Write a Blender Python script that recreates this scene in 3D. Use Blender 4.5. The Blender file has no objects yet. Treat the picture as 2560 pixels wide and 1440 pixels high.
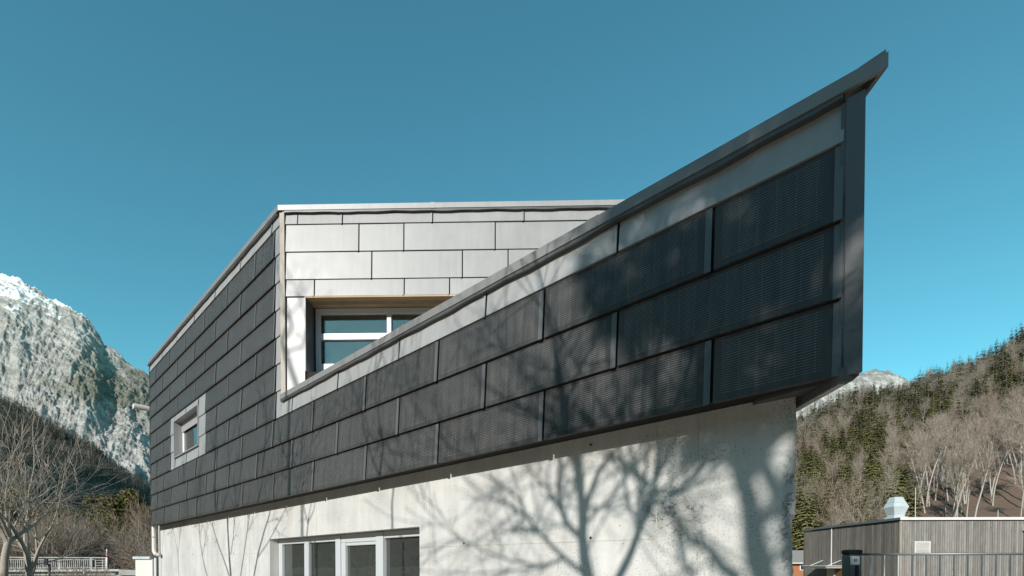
import bpy, math, random
import numpy as np
from mathutils import Matrix, Vector, noise as mnoise

# ------------------------------------------------------------------ scene, camera, sky, sun
sc = bpy.context.scene
col = sc.collection
H = 1.65                                   # eye height above the ground
cam_d = bpy.data.cameras.new('camera')
cam = bpy.data.objects.new('camera', cam_d); col.objects.link(cam)
cam_d.sensor_width = 36.0
cam_d.lens = 17.63
cam_d.shift_y = 0.27754
cam_d.clip_start = 0.05; cam_d.clip_end = 20000
cam.location = (0, 0, H)
cam.rotation_euler = (math.radians(89.0), 0, 0)
sc.camera = cam

SUN_EL, SUN_AZ = math.radians(24.5), math.radians(26)      # azimuth: from straight behind the camera towards its left
SUN = Vector((-math.sin(SUN_AZ)*math.cos(SUN_EL), -math.cos(SUN_AZ)*math.cos(SUN_EL), math.sin(SUN_EL)))
w = bpy.data.worlds.new('World'); sc.world = w; w.use_nodes = True
nt = w.node_tree; bg = nt.nodes['Background']
sky = nt.nodes.new('ShaderNodeTexSky'); sky.sky_type = 'NISHITA'; sky.sun_disc = False
sky.sun_elevation = SUN_EL; sky.sun_rotation = math.atan2(SUN.x, SUN.y) % (2*math.pi)
sky.altitude = 600; sky.air_density = 1.0; sky.dust_density = 0.1; sky.ozone_density = 3.0
tint = nt.nodes.new('ShaderNodeMix'); tint.data_type = 'RGBA'; tint.blend_type = 'MULTIPLY'
tint.inputs[0].default_value = 1.0; tint.inputs[7].default_value = (0.48, 1.0, 0.77, 1)
nt.links.new(sky.outputs[0], tint.inputs[6]); nt.links.new(tint.outputs[2], bg.inputs[0])
bg.inputs[1].default_value = 0.15

sun_d = bpy.data.lights.new('sun', 'SUN'); sun_d.energy = 3.6; sun_d.angle = math.radians(0.53)
sun_d.color = (1.0, 0.96, 0.90)
sun = bpy.data.objects.new('sun', sun_d); col.objects.link(sun)
sun.rotation_euler = SUN.to_track_quat('Z', 'Y').to_euler(); sun.location = SUN*60
sc.view_settings.view_transform = 'Standard'; sc.view_settings.look = 'None'
sc.view_settings.exposure = 0.50; sc.view_settings.gamma = 1.0
sc.view_settings.use_curve_mapping = False
sc.render.engine = 'CYCLES'

# ------------------------------------------------------------------ helpers
WM = {}
def world(o, parent, M):
    """parent o under parent and put it at world matrix M"""
    WM[o] = M
    if parent is not None:
        o.parent = parent; o.matrix_parent_inverse = WM[parent].inverted()
    o.matrix_basis = M
def tag(o, label=None, cat=None, group=None, kind=None):
    if label: o['label'] = label
    if cat: o['category'] = cat
    if group: o['group'] = group
    if kind: o['kind'] = kind
    return o
def empty(name, loc, label=None, cat=None, group=None, rz=0.0):
    o = bpy.data.objects.new(name, None); col.objects.link(o); o.empty_display_size = .3
    world(o, None, Matrix.Translation(loc) @ Matrix.Rotation(rz, 4, 'Z'))
    return tag(o, label, cat, group)
I4 = Matrix.Identity(4)

class MB:
    def __init__(s): s.v = []; s.f = []; s.m = []; s.mi = 0
    def add(s, vs, fs):
        b = len(s.v); s.v.extend(vs)
        for f in fs: s.f.append(tuple(b+i for i in f)); s.m.append(s.mi)
    def box(s, x0, x1, y0, y1, z0, z1):
        s.add([(x0,y0,z0),(x1,y0,z0),(x1,y1,z0),(x0,y1,z0),(x0,y0,z1),(x1,y0,z1),(x1,y1,z1),(x0,y1,z1)],
              [(0,3,2,1),(4,5,6,7),(0,1,5,4),(1,2,6,5),(2,3,7,6),(3,0,4,7)]); return s
    def hexa(s, p):
        s.add(p, [(0,3,2,1),(4,5,6,7),(0,1,5,4),(1,2,6,5),(2,3,7,6),(3,0,4,7)]); return s
    def prism(s, poly, z0, z1):
        n = len(poly)
        s.add([(x,y,z0) for x,y in poly]+[(x,y,z1) for x,y in poly],
              [tuple(range(n-1,-1,-1)), tuple(range(n,2*n))]+[(i,(i+1)%n,n+(i+1)%n,n+i) for i in range(n)]); return s
    def tube(s, pts, rad, n=6, cap=True):
        P = [Vector(p) for p in pts]; rings = []
        up = Vector((0.13,0.27,0.95)); prev = None
        vs = []
        for i, p in enumerate(P):
            d = (P[min(i+1,len(P)-1)]-P[max(i-1,0)])
            if d.length < 1e-9: d = Vector((0,0,1))
            d.normalize()
            if prev is None:
                a = d.cross(up)
                if a.length < .1: a = d.cross(Vector((1,0,0)))
            else: a = prev - d*prev.dot(d)
            if a.length < 1e-6: a = d.orthogonal()
            a.normalize(); prev = a; b = d.cross(a)
            r = rad[i] if hasattr(rad,'__len__') else rad
            for k in range(n):
                t = 2*math.pi*k/n
                vs.append(tuple(p + (a*math.cos(t)+b*math.sin(t))*r))
        fs = []
        for i in range(len(P)-1):
            for k in range(n):
                fs.append((i*n+k, i*n+(k+1)%n, (i+1)*n+(k+1)%n, (i+1)*n+k))
        if cap:
            fs.append(tuple(range(n-1,-1,-1))); fs.append(tuple((len(P)-1)*n+k for k in range(n)))
        s.add(vs, fs); return s
    def mesh(s, name, mats, smooth=False, bevel=0):
        me = bpy.data.meshes.new(name); me.from_pydata(s.v, [], s.f)
        mats = mats if isinstance(mats, (list,tuple)) else [mats]
        for m in mats: me.materials.append(m)
        if len(mats) > 1: me.polygons.foreach_set('material_index', s.m)
        if smooth: me.polygons.foreach_set('use_smooth', [True]*len(me.polygons))
        me.update(); return me
    def build(s, name, mats, parent=None, M=I4, smooth=False, bevel=0):
        o = bpy.data.objects.new(name, s.mesh(name, mats, smooth)); col.objects.link(o); world(o, parent, M)
        if bevel:
            b = o.modifiers.new('bevel','BEVEL'); b.width = bevel; b.segments = 1; b.limit_method = 'ANGLE'
        return o
def put(name, me, parent, M):
    o = bpy.data.objects.new(name, me); col.objects.link(o); world(o, parent, M); return o
def T(x, y, z): return Matrix.Translation((x, y, z))

# ------------------------------------------------------------------ material kit
class N:
    def __init__(s, name):
        s.m = bpy.data.materials.new(name); s.m.use_nodes = True; s.t = s.m.node_tree
        s.p = s.t.nodes['Principled BSDF']; s.out = s.t.nodes['Material Output']
    def n(s, typ, **k):
        x = s.t.nodes.new(typ)
        for a, b in k.items(): setattr(x, a, b)
        return x
    def l(s, a, b): s.t.links.new(a, b)
    def set(s, i, v):
        if isinstance(v, bpy.types.NodeSocket): s.l(v, i)
        else:
            try: i.default_value = v
            except Exception: i.default_value = (*v, 1)
    def math(s, op, a, b=None, c=None, clamp=False):
        x = s.n('ShaderNodeMath', operation=op, use_clamp=clamp)
        for i, v in enumerate((a, b, c)):
            if v is not None: s.set(x.inputs[i], v)
        return x.outputs[0]
    def mix(s, f, a, b, blend='MIX'):
        x = s.n('ShaderNodeMix', data_type='RGBA', blend_type=blend)
        s.set(x.inputs[0], f); s.set(x.inputs[6], a); s.set(x.inputs[7], b); return x.outputs[2]
    def ramp(s, f, stops):
        x = s.n('ShaderNodeValToRGB'); e = x.color_ramp.elements
        while len(e) < len(stops): e.new(.5)
        for q, (p, c) in zip(e, stops):
            q.position = p; q.color = (c, c, c, 1) if isinstance(c, (int, float)) else (*c, 1)
        s.l(f, x.inputs[0]); return x.outputs[0]
    def coord(s, which='Object'): return s.n('ShaderNodeTexCoord').outputs[which]
    def pos(s): return s.n('ShaderNodeNewGeometry').outputs['Position']
    def mapv(s, v, scale=(1,1,1), loc=(0,0,0), rot=(0,0,0)):
        x = s.n('ShaderNodeMapping'); s.l(v, x.inputs[0]); x.inputs[1].default_value = loc; x.inputs[2].default_value = rot
        x.inputs[3].default_value = scale; return x.outputs[0]
    def noise(s, v, scale, detail=4, rough=.55, out=0, dist=0):
        x = s.n('ShaderNodeTexNoise'); s.l(v, x.inputs['Vector']); x.inputs['Scale'].default_value = scale
        x.inputs['Detail'].default_value = detail; x.inputs['Roughness'].default_value = rough
        x.inputs['Distortion'].default_value = dist; return x.outputs[out]
    def vor(s, v, scale, feature='F1', out='Distance', rnd=1):
        x = s.n('ShaderNodeTexVoronoi', feature=feature); s.l(v, x.inputs['Vector']); x.inputs['Scale'].default_value = scale
        x.inputs['Randomness'].default_value = rnd; return x.outputs[out]
    def sep(s, v):
        x = s.n('ShaderNodeSeparateXYZ'); s.l(v, x.inputs[0]); return x.outputs
    def rnd(s): return s.n('ShaderNodeObjectInfo').outputs['Random']
    def bump(s, h, strength=.3, dist=.01):
        x = s.n('ShaderNodeBump'); x.inputs['Strength'].default_value = strength; x.inputs['Distance'].default_value = dist
        s.l(h, x.inputs['Height']); s.l(x.outputs[0], s.p.inputs['Normal']); return x
    def fin(s, color=None, rough=None, spec=None, metal=None):
        if color is not None: s.set(s.p.inputs['Base Color'], color)
        if rough is not None: s.set(s.p.inputs['Roughness'], rough)
        if spec is not None: s.set(s.p.inputs['Specular IOR Level'], spec)
        if metal is not None: s.set(s.p.inputs['Metallic'], metal)
        return s.m
def plain(name, c, rough=.6, spec=.4, metal=0, var=.12, scale=3.0, bump=0):
    k = N(name); v = k.coord()
    n = k.noise(v, scale, 5, .6)
    c0 = tuple(x*(1-var) for x in c); c1 = tuple(min(1, x*(1+var)) for x in c)
    cc = k.mix(n, c0, c1)
    if bump: k.bump(k.noise(v, scale*14, 4, .6), bump, .004)
    return k.fin(cc, rough, spec, metal)

M = {}
# coated sheet metal: soft mottling, faint vertical rain streaks, slight oil-canning
def sheet(name, c, rough=.42, spec=.5, streak=.12, can=.25, metal=0.0):
    k = N(name); v = k.coord(); r = k.rnd()
    off = k.n('ShaderNodeVectorMath', operation='ADD'); k.l(v, off.inputs[0])
    cmb = k.n('ShaderNodeCombineXYZ'); rr = k.math('MULTIPLY', r, 37.0)
    for i in range(3): k.l(rr, cmb.inputs[i])
    k.l(cmb.outputs[0], off.inputs[1]); v2 = off.outputs[0]
    n1 = k.noise(v2, 2.2, 4, .6)
    n2 = k.noise(k.mapv(v2, (14, 14, .9)), 1.0, 4, .6)
    n3 = k.noise(v2, 160, 2, .7)
    f = k.math('ADD', k.math('MULTIPLY', k.math('SUBTRACT', n1, .5), .30), k.math('MULTIPLY', k.math('SUBTRACT', n2, .5), streak*2.4))
    f = k.math('ADD', f, k.math('MULTIPLY', k.math('SUBTRACT', n3, .5), .12))
    f = k.math('ADD', f, k.math('MULTIPLY', k.math('SUBTRACT', r, .5), .10))
    f = k.math('ADD', f, 1.0)
    cc = k.mix(1.0, c, f, 'MULTIPLY')
    b = k.n('ShaderNodeBump'); b.inputs['Strength'].default_value = can; b.inputs['Distance'].default_value = .02
    k.l(k.noise(v2, 1.7, 2, .5), b.inputs['Height'])
    b2 = k.n('ShaderNodeBump'); b2.inputs['Strength'].default_value = .12; b2.inputs['Distance'].default_value = .0012
    k.l(n3, b2.inputs['Height']); k.l(b.outputs[0], b2.inputs['Normal']); k.l(b2.outputs[0], k.p.inputs['Normal'])
    return k.fin(cc, k.math('ADD', rough, k.math('MULTIPLY', k.math('SUBTRACT', n1, .5), .2)), spec, metal)
M['light_sheet'] = sheet('light_grey_sheet_metal', (.325, .323, .318))
M['mid_sheet'] = sheet('grey_sheet_metal', (.33, .332, .33))
M['trim_sheet'] = sheet('pale_grey_sheet_metal', (.30, .305, .31), can=.1)
M['coping'] = sheet('grey_coping_metal', (.22, .218, .213), can=.08)
M['dark_sheet'] = sheet('anthracite_sheet_metal', (.085, .087, .09), can=.1)
M['rib'] = sheet('dark_grey_lap_joint', (.11, .112, .115), can=.05)
M['reveal_dark'] = sheet('slate_grey_sheet_metal', (.10, .105, .115), can=.1)
M['backing'] = plain('black_backing', (.012, .012, .012), .8)
M['white'] = plain('white_window_frame', (.80, .80, .80), .35, .5, var=.03)
M['frame_grey'] = plain('pale_grey_window_frame', (.50, .53, .545), .35, .5, var=.05)
M['corner_wood'] = plain('beige_corner_profile', (.40, .355, .30), .6, var=.2, scale=9)

def pv_material():
    k = N('black_solar_panel'); v = k.coord(); x, y, z = k.sep(v)[0:3]
    uv = k.n('ShaderNodeAttribute'); uv.attribute_name = 'ext'            # panel width / height carried on the mesh
    wv, hv, _ = k.sep(uv.outputs['Vector'])[0:3]
    def band(c, lo, hi):                                                   # 1 inside lo..hi
        return k.math('MULTIPLY', k.math('GREATER_THAN', c, lo), k.math('LESS_THAN', c, hi))
    inx = k.math('MULTIPLY', k.math('GREATER_THAN', x, .055), k.math('LESS_THAN', x, k.math('SUBTRACT', wv, .105)))
    inz = k.math('MULTIPLY', k.math('GREATER_THAN', z, .045), k.math('LESS_THAN', z, k.math('SUBTRACT', hv, .036)))
    area = k.math('MULTIPLY', inx, inz)
    pz = .0158
    fz = k.math('FRACT', k.math('DIVIDE', z, pz))
    line = k.math('LESS_THAN', fz, .085)
    fx = k.math('FRACT', k.math('DIVIDE', k.math('SUBTRACT', x, .055), .104))
    dot = k.math('MULTIPLY', k.math('LESS_THAN', fz, .16), k.math('GREATER_THAN', k.math('ABSOLUTE', k.math('SUBTRACT', fx, .5)), .465))
    gap = k.math('GREATER_THAN', k.math('ABSOLUTE', k.math('SUBTRACT', fx, .5)), .485)
    wob = k.noise(v, 9, 2, .5)
    lv = k.math('MULTIPLY', k.math('MULTIPLY', line, area), k.math('ADD', .10, k.math('MULTIPLY', wob, .55)))
    dv = k.math('MULTIPLY', k.math('MULTIPLY', dot, area), .34)
    r = k.rnd()
    base = k.mix(area, (.040, .0405, .041), (.032, .0325, .033))
    base = k.mix(k.math('MULTIPLY', k.math('MULTIPLY', gap, area), .6), base, (.05, .052, .055))
    var = k.math('ADD', .82, k.math('MULTIPLY', r, .4))
    base = k.mix(1.0, base, var, 'MULTIPLY')
    dirt = k.noise(k.mapv(v, (16, 16, 1.2)), 1.0, 4, .6)
    base = k.mix(k.math('MULTIPLY', k.math('SUBTRACT', dirt, .32, clamp=True), .24), base, (.30, .28, .26))
    cc = k.mix(k.math('MAXIMUM', lv, dv), base, (.70, .70, .68))
    n3 = k.noise(v, 240, 2, .7)
    b2 = k.n('ShaderNodeBump'); b2.inputs['Strength'].default_value = .18; b2.inputs['Distance'].default_value = .001
    b1 = k.n('ShaderNodeBump'); b1.inputs['Strength'].default_value = .12; b1.inputs['Distance'].default_value = .02
    k.l(k.noise(v, 1.3, 2, .5), b1.inputs['Height'])
    k.l(n3, b2.inputs['Height']); k.l(b1.outputs[0], b2.inputs['Normal']); k.l(b2.outputs[0], k.p.inputs['Normal'])
    rough = k.math('ADD', k.math('ADD', .46, k.math('MULTIPLY', k.math('SUBTRACT', dirt, .5), .12)), k.math('MULTIPLY', k.math('SUBTRACT', 1.0, area), .08))
    return k.fin(cc, rough, .30)
M['pv'] = pv_material()

def concrete(name, c=(.525, .52, .50), local=True):
    k = N(name); v = k.coord(); x, y, z = k.sep(v)[0:3]
    big = k.noise(v, .8, 5, .62); mid = k.noise(v, 4.0, 5, .65); fine = k.noise(v, 38, 4, .7)
    streak = k.noise(k.mapv(v, (7, 7, .55)), 1.0, 5, .65)
    f = k.math('ADD', 1.0, k.math('MULTIPLY', k.math('SUBTRACT', big, .5), .55))
    f = k.math('ADD', f, k.math('MULTIPLY', k.math('SUBTRACT', mid, .5), .34))
    f = k.math('ADD', f, k.math('MULTIPLY', k.math('SUBTRACT', fine, .5), .12))
    f = k.math('ADD', f, k.math('MULTIPLY', k.math('SUBTRACT', streak, .5), .45))
    cc = k.mix(1.0, c, f, 'MULTIPLY')
    # dirt blotches: black speckle inside large soft areas
    area = k.ramp(k.noise(k.mapv(v, (1, 1, .8), (3.1, 0, 1.7)), 1.25, 4, .6), [(.47, 0.0), (.66, 1.0)])
    speck = k.ramp(k.noise(v, 55, 3, .8), [(.50, 0.0), (.64, 1.0)])
    cc = k.mix(k.math('MULTIPLY', k.math('MULTIPLY', area, speck), .75), cc, (.10, .10, .09))
    yel = k.ramp(k.noise(v, 2.1, 4, .6), [(.55, 0.0), (.75, 1.0)])
    cc = k.mix(k.math('MULTIPLY', yel, .25), cc, (.42, .40, .32))
    # air voids of the cast
    vd = k.vor(v, 9.0); hole = k.math('LESS_THAN', vd, k.math('MULTIPLY', k.noise(v, 6.0, 2, .5), .085))
    vd2 = k.vor(k.mapv(v, (1,1,1), (.37,.11,.2)), 30.0); hole2 = k.math('MULTIPLY', k.math('LESS_THAN', vd2, .10), k.math('GREATER_THAN', k.noise(v, 3.0, 2, .5), .52))
    hh = k.math('MAXIMUM', hole, hole2)
    cc = k.mix(k.math('MULTIPLY', hh, .8), cc, (.07, .068, .06))
    # local honeycombing / cracked patch and worn right edge
    if local:
        def blob(cx, cz, rx, rz, amt):
            dx = k.math('DIVIDE', k.math('SUBTRACT', x, cx), rx); dz = k.math('DIVIDE', k.math('SUBTRACT', z, cz), rz)
            d = k.math('SQRT', k.math('ADD', k.math('MULTIPLY', dx, dx), k.math('MULTIPLY', dz, dz)))
            d = k.math('ADD', d, k.math('MULTIPLY', k.math('SUBTRACT', k.noise(v, 7, 4, .7), .5), 1.3))
            return k.math('MULTIPLY', k.ramp(d, [(.35, 1.0), (1.0, 0.0)]), amt)
        wv_ = k.n('ShaderNodeVectorMath', operation='ADD'); k.l(v, wv_.inputs[0]); ws_ = k.n('ShaderNodeVectorMath', operation='SCALE'); ws_.inputs[3].default_value = .16
        k.l(k.noise(v, 9, 5, .75, out=1), ws_.inputs[0]); k.l(ws_.outputs[0], wv_.inputs[1])
        crack = k.ramp(k.vor(k.mapv(wv_.outputs[0], (1,1,1.5)), 11, 'DISTANCE_TO_EDGE'), [(.0, 1.0), (.05, 0.0)])
        crack = k.math('MULTIPLY', crack, k.ramp(k.noise(v, 13, 4, .7), [(.48, 0.0), (.58, 1.0)]))
        b1 = blob(-.38, -.69, .30, .20, 1.0); b2 = blob(-.05, -.28, .30, .10, .7); b3 = blob(.40, -.75, .07, .45, .9); b4 = blob(-5.6, -.35, .5, .12, .5)
        cc = k.mix(k.math('MULTIPLY', b1, .45), cc, (.16, .16, .15))
        cc = k.mix(k.math('MULTIPLY', k.math('MULTIPLY', b1, crack), .8), cc, (.03, .03, .03))
        for b in (b2, b4): cc = k.mix(k.math('MULTIPLY', k.math('MULTIPLY', b, speck), .9), cc, (.09, .09, .08))
        cc = k.mix(k.math('MULTIPLY', b3, .4), cc, (.25, .25, .24))
        cc = k.mix(k.math('MULTIPLY', k.math('MULTIPLY', b3, crack), .8), cc, (.04, .04, .04))
        scr = k.ramp(k.noise(k.mapv(v, (1.2, 1.2, 30), rot=(0, .35, 0)), 3.0, 3, .7), [(.66, 0.0), (.72, 1.0)])
        cc = k.mix(k.math('MULTIPLY', scr, .18), cc, (.2, .2, .18))
        hgt = k.math('SUBTRACT', k.math('MULTIPLY', fine, .5), k.math('ADD', k.math('MULTIPLY', hh, 1.5), k.math('MULTIPLY', k.math('MULTIPLY', k.math('MAXIMUM', b1, b3), crack), 2.0)))
    else: hgt = k.math('SUBTRACT', k.math('MULTIPLY', fine, .5), k.math('MULTIPLY', hh, 1.5))
    k.bump(hgt, .7, .008)
    return k.fin(cc, .85, .3)
M['concrete'] = concrete('cast_concrete')
M['concrete2'] = concrete('weathered_concrete', (.50, .49, .45), False)
M['hole'] = plain('dark_hole', (.02, .02, .02), .9)

def wood(name, c, axis='z', contrast=.5, knots=True, scale=1.0):
    k = N(name); v = k.coord(); r = k.rnd()
    off = k.n('ShaderNodeVectorMath', operation='ADD'); k.l(v, off.inputs[0])
    cmb = k.n('ShaderNodeCombineXYZ'); rr = k.math('MULTIPLY', r, 91.0)
    for i in range(3): k.l(rr, cmb.inputs[i])
    k.l(cmb.outputs[0], off.inputs[1])
    sc_ = {'z': (26, 26, .9), 'x': (.9, 26, 26)}[axis]
    g = k.noise(k.mapv(off.outputs[0], tuple(a*scale for a in sc_)), 1.0, 5, .65, dist=.6)
    g2 = k.noise(off.outputs[0], 1.4, 4, .6)
    f = k.math('ADD', 1 - contrast*.5, k.math('MULTIPLY', g, contrast))
    f = k.math('MULTIPLY', f, k.math('ADD', .62, k.math('MULTIPLY', g2, .76)))
    f = k.math('MULTIPLY', f, k.math('ADD', .78, k.math('MULTIPLY', r, .44)))
    cc = k.mix(1.0, c, f, 'MULTIPLY')
    if knots:
        kn = k.math('LESS_THAN', k.vor(k.mapv(off.outputs[0], (1, 1, .45)), 2.6), .055)
        cc = k.mix(k.math('MULTIPLY', kn, .75), cc, (.03, .025, .02))
    k.bump(g, .25, .004)
    return k.fin(cc, .8, .25)
M['soffit_wood'] = wood('larch_soffit', (.42, .29, .17), 'x', .9, True)
M['board'] = wood('weathered_grey_board', (.25, .236, .215), 'z', 1.2, True)
M['board_shaded'] = wood('shaded_weathered_board', (.155, .138, .12), 'z', 1.2, True)  # side boards: darker copy, the side's shade is put into the colour
M['canopy_wood'] = wood('pale_canopy_wood', (.40, .34, .28), 'x', .5, False)
M['galv'] = sheet('galvanised_steel', (.50, .55, .56), rough=.4, spec=.6, can=.05)
M['zinc'] = sheet('zinc_grey', (.62, .61, .58), rough=.45, can=.05)
M['white_edge'] = plain('white_roof_edge', (.72, .71, .68), .5, var=.05)
M['rail_white'] = plain('pale_galvanised_railing', (.55, .56, .55), .5, var=.1)
M['rail_dark'] = plain('dark_blue_grey_steel', (.10, .12, .14), .3, .6, metal=.3, var=.15, scale=6)
M['black'] = plain('black_cap', (.008, .008, .008), .6)
M['orange'] = plain('orange_brick', (.38, .15, .07), .8)
M['red'] = plain('red_paint', (.55, .03, .04), .5)
M['roof_tile'] = plain('grey_roof_tile', (.26, .245, .22), .85)
M['render'] = plain('white_render', (.66, .655, .62), .85, .2, var=.07, scale=2)
M['door_wood'] = plain('brown_door', (.16, .07, .03), .6)
M['curtain'] = plain('pale_curtain', (.55, .52, .46), .9)
M['dark_box'] = plain('dark_plastic', (.03, .032, .04), .5)

def glass(name, tintc=(.055, .06, .056), clear=.25):
    k = N(name)
    t = k.n('ShaderNodeBsdfTransparent'); t.inputs[0].default_value = (.55, .60, .58, 1)
    g = k.n('ShaderNodeBsdfGlossy'); g.inputs['Roughness'].default_value = .012
    g.inputs['Color'].default_value = (.92, .95, .95, 1)
    k.bump(k.noise(k.coord(), 2.2, 2, .5), .10, .02)
    k.l(k.t.nodes['Bump'].outputs[0], g.inputs['Normal'])
    fr = k.n('ShaderNodeFresnel'); fr.inputs[0].default_value = 2.1
    d = k.n('ShaderNodeBsdfDiffuse'); d.inputs[0].default_value = (*tintc, 1)
    m0 = k.n('ShaderNodeMixShader'); m0.inputs[0].default_value = clear; k.l(d.outputs[0], m0.inputs[1]); k.l(t.outputs[0], m0.inputs[2])
    m1 = k.n('ShaderNodeMixShader'); k.l(k.math('ADD', k.math('MULTIPLY', fr.outputs[0], .9), .05), m1.inputs[0])
    k.l(m0.outputs[0], m1.inputs[1]); k.l(g.outputs[0], m1.inputs[2])
    k.l(m1.outputs[0], k.out.inputs[0]); k.t.nodes.remove(k.p)
    return k.m
M['glass'] = glass('window_glass')

def bark(name, c, scale=1.0):
    k = N(name); v = k.coord()
    n = k.noise(k.mapv(v, (6*scale, 6*scale, 14*scale)), 1.0, 5, .65); b = k.noise(v, 2.5*scale, 4, .6)
    f = k.math('ADD', .45, k.math('ADD', k.math('MULTIPLY', n, .6), k.math('MULTIPLY', b, .5)))
    cc = k.mix(1.0, c, f, 'MULTIPLY')
    k.bump(n, .4, .01)
    return k.fin(cc, .9, .2)
M['bark'] = bark('grey_bark', (.30, .27, .235))
M['bark_dark'] = bark('dark_spruce_bark', (.13, .11, .09), .4)
M['bark_mid'] = bark('beige_grey_bark', (.37, .325, .27))
M['bark_pale'] = bark('pale_beech_bark', (.40, .37, .33), .4)
M['twig'] = plain('brown_twigs', (.27, .205, .15), .9, .15, var=.25, scale=.8)
M['twig_pale'] = plain('pale_twigs', (.30, .255, .205), .9, .15, var=.25, scale=.3)
M['twig_red'] = plain('reddish_twigs', (.30, .235, .19), .9, .15, var=.25, scale=.3)
def foliage(name, c0, c1, scale=.5):
    k = N(name); r = k.rnd()
    n = k.noise(k.pos(), scale, 4, .6)
    cc = k.mix(n, c0, c1)
    cc = k.mix(1.0, cc, k.math('ADD', .7, k.math('MULTIPLY', r, .6)), 'MULTIPLY')
    return k.fin(cc, .75, .25)
M['needle'] = foliage('spruce_needles', (.075, .080, .028), (.190, .172, .062), .45)
M['needle_far'] = foliage('far_spruce_needles', (.06, .07, .055), (.23, .22, .165), .085)
M['pine'] = foliage('yellow_green_pine', (.055, .055, .018), (.17, .145, .042), .6)
M['scrub'] = foliage('brown_scrub', (.10, .08, .055), (.20, .155, .11), .3)

# ------------------------------------------------------------------ terrain
def vnoise(x, y, sc_, oct_=4, seed=0.0, typ='fbm'):
    p = Vector((x*sc_+seed, y*sc_-seed*.7, seed*.31))
    if typ == 'fbm': return mnoise.fractal(p, .9, 2.0, oct_)
    return mnoise.ridged_multi_fractal(p, .62, 2.1, oct_, 1.0, 2.0)
def sheet_mesh(name, xs, ys, fn, mat, kind='structure', smooth=True):
    """xs, ys : parameter lists; fn(a,b) -> (x,y,z)"""
    nx, ny = len(xs), len(ys)
    v = [fn(a, b) for b in ys for a in xs]
    f = [(j*nx+i, j*nx+i+1, (j+1)*nx+i+1, (j+1)*nx+i) for j in range(ny-1) for i in range(nx-1)]
    me = bpy.data.meshes.new(name); me.from_pydata(v, [], f); me.materials.append(mat)
    if smooth: me.polygons.foreach_set('use_smooth', [True]*len(f))
    me.update(); o = bpy.data.objects.new(name, me); col.objects.link(o); WM[o] = I4
    o['kind'] = kind
    return o
def lin(a, b, n): return [a+(b-a)*i/(n-1) for i in range(n)]
def interp(x, tab):
    if x <= tab[0][0]: return tab[0][1]
    for (a, u), (b, v_) in zip(tab, tab[1:]):
        if x <= b: return u+(v_-u)*(x-a)/(b-a)
    return tab[-1][1]

def ground_mat():
    k = N('winter_grass_and_gravel'); v = k.pos()
    a = k.noise(v, .35, 5, .6); b = k.noise(v, 14, 4, .7)
    cc = k.mix(k.ramp(a, [(.42, 0.0), (.6, 1.0)]), (.30, .265, .215), (.17, .15, .085))
    cc = k.mix(k.math('MULTIPLY', b, .6), cc, (.10, .085, .06))
    k.bump(b, .5, .03); return k.fin(cc, .95, .15)
gm = ground_mat()
g = MB(); g.add([(-9000,-9000,0),(9000,-9000,0),(9000,9000,0),(-9000,9000,0)], [(0,1,2,3)])
tag(g.build('ground', gm), kind='structure')
k = N('bounce_gravel'); v = k.pos(); n1 = k.noise(v, 60, 4, .7); n2 = k.noise(v, .9, 4, .6)
cc = k.mix(k.math('ADD', k.math('MULTIPLY', n1, .6), k.math('MULTIPLY', n2, .4)), (.25, .20, .15), (.44, .365, .28)); k.bump(n1, .6, .02)
g = MB(); g.add([(-11,-14,.004),(9,-14,.004),(9,9,.004),(-2.5,9,.004),(-11,16,.004)], [(0,1,2,3,4)])
tag(g.build('bounce_ground', k.fin(cc, .95, .15)), kind='structure')  # unseen pale ground added to bounce warm light onto the wall

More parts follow.
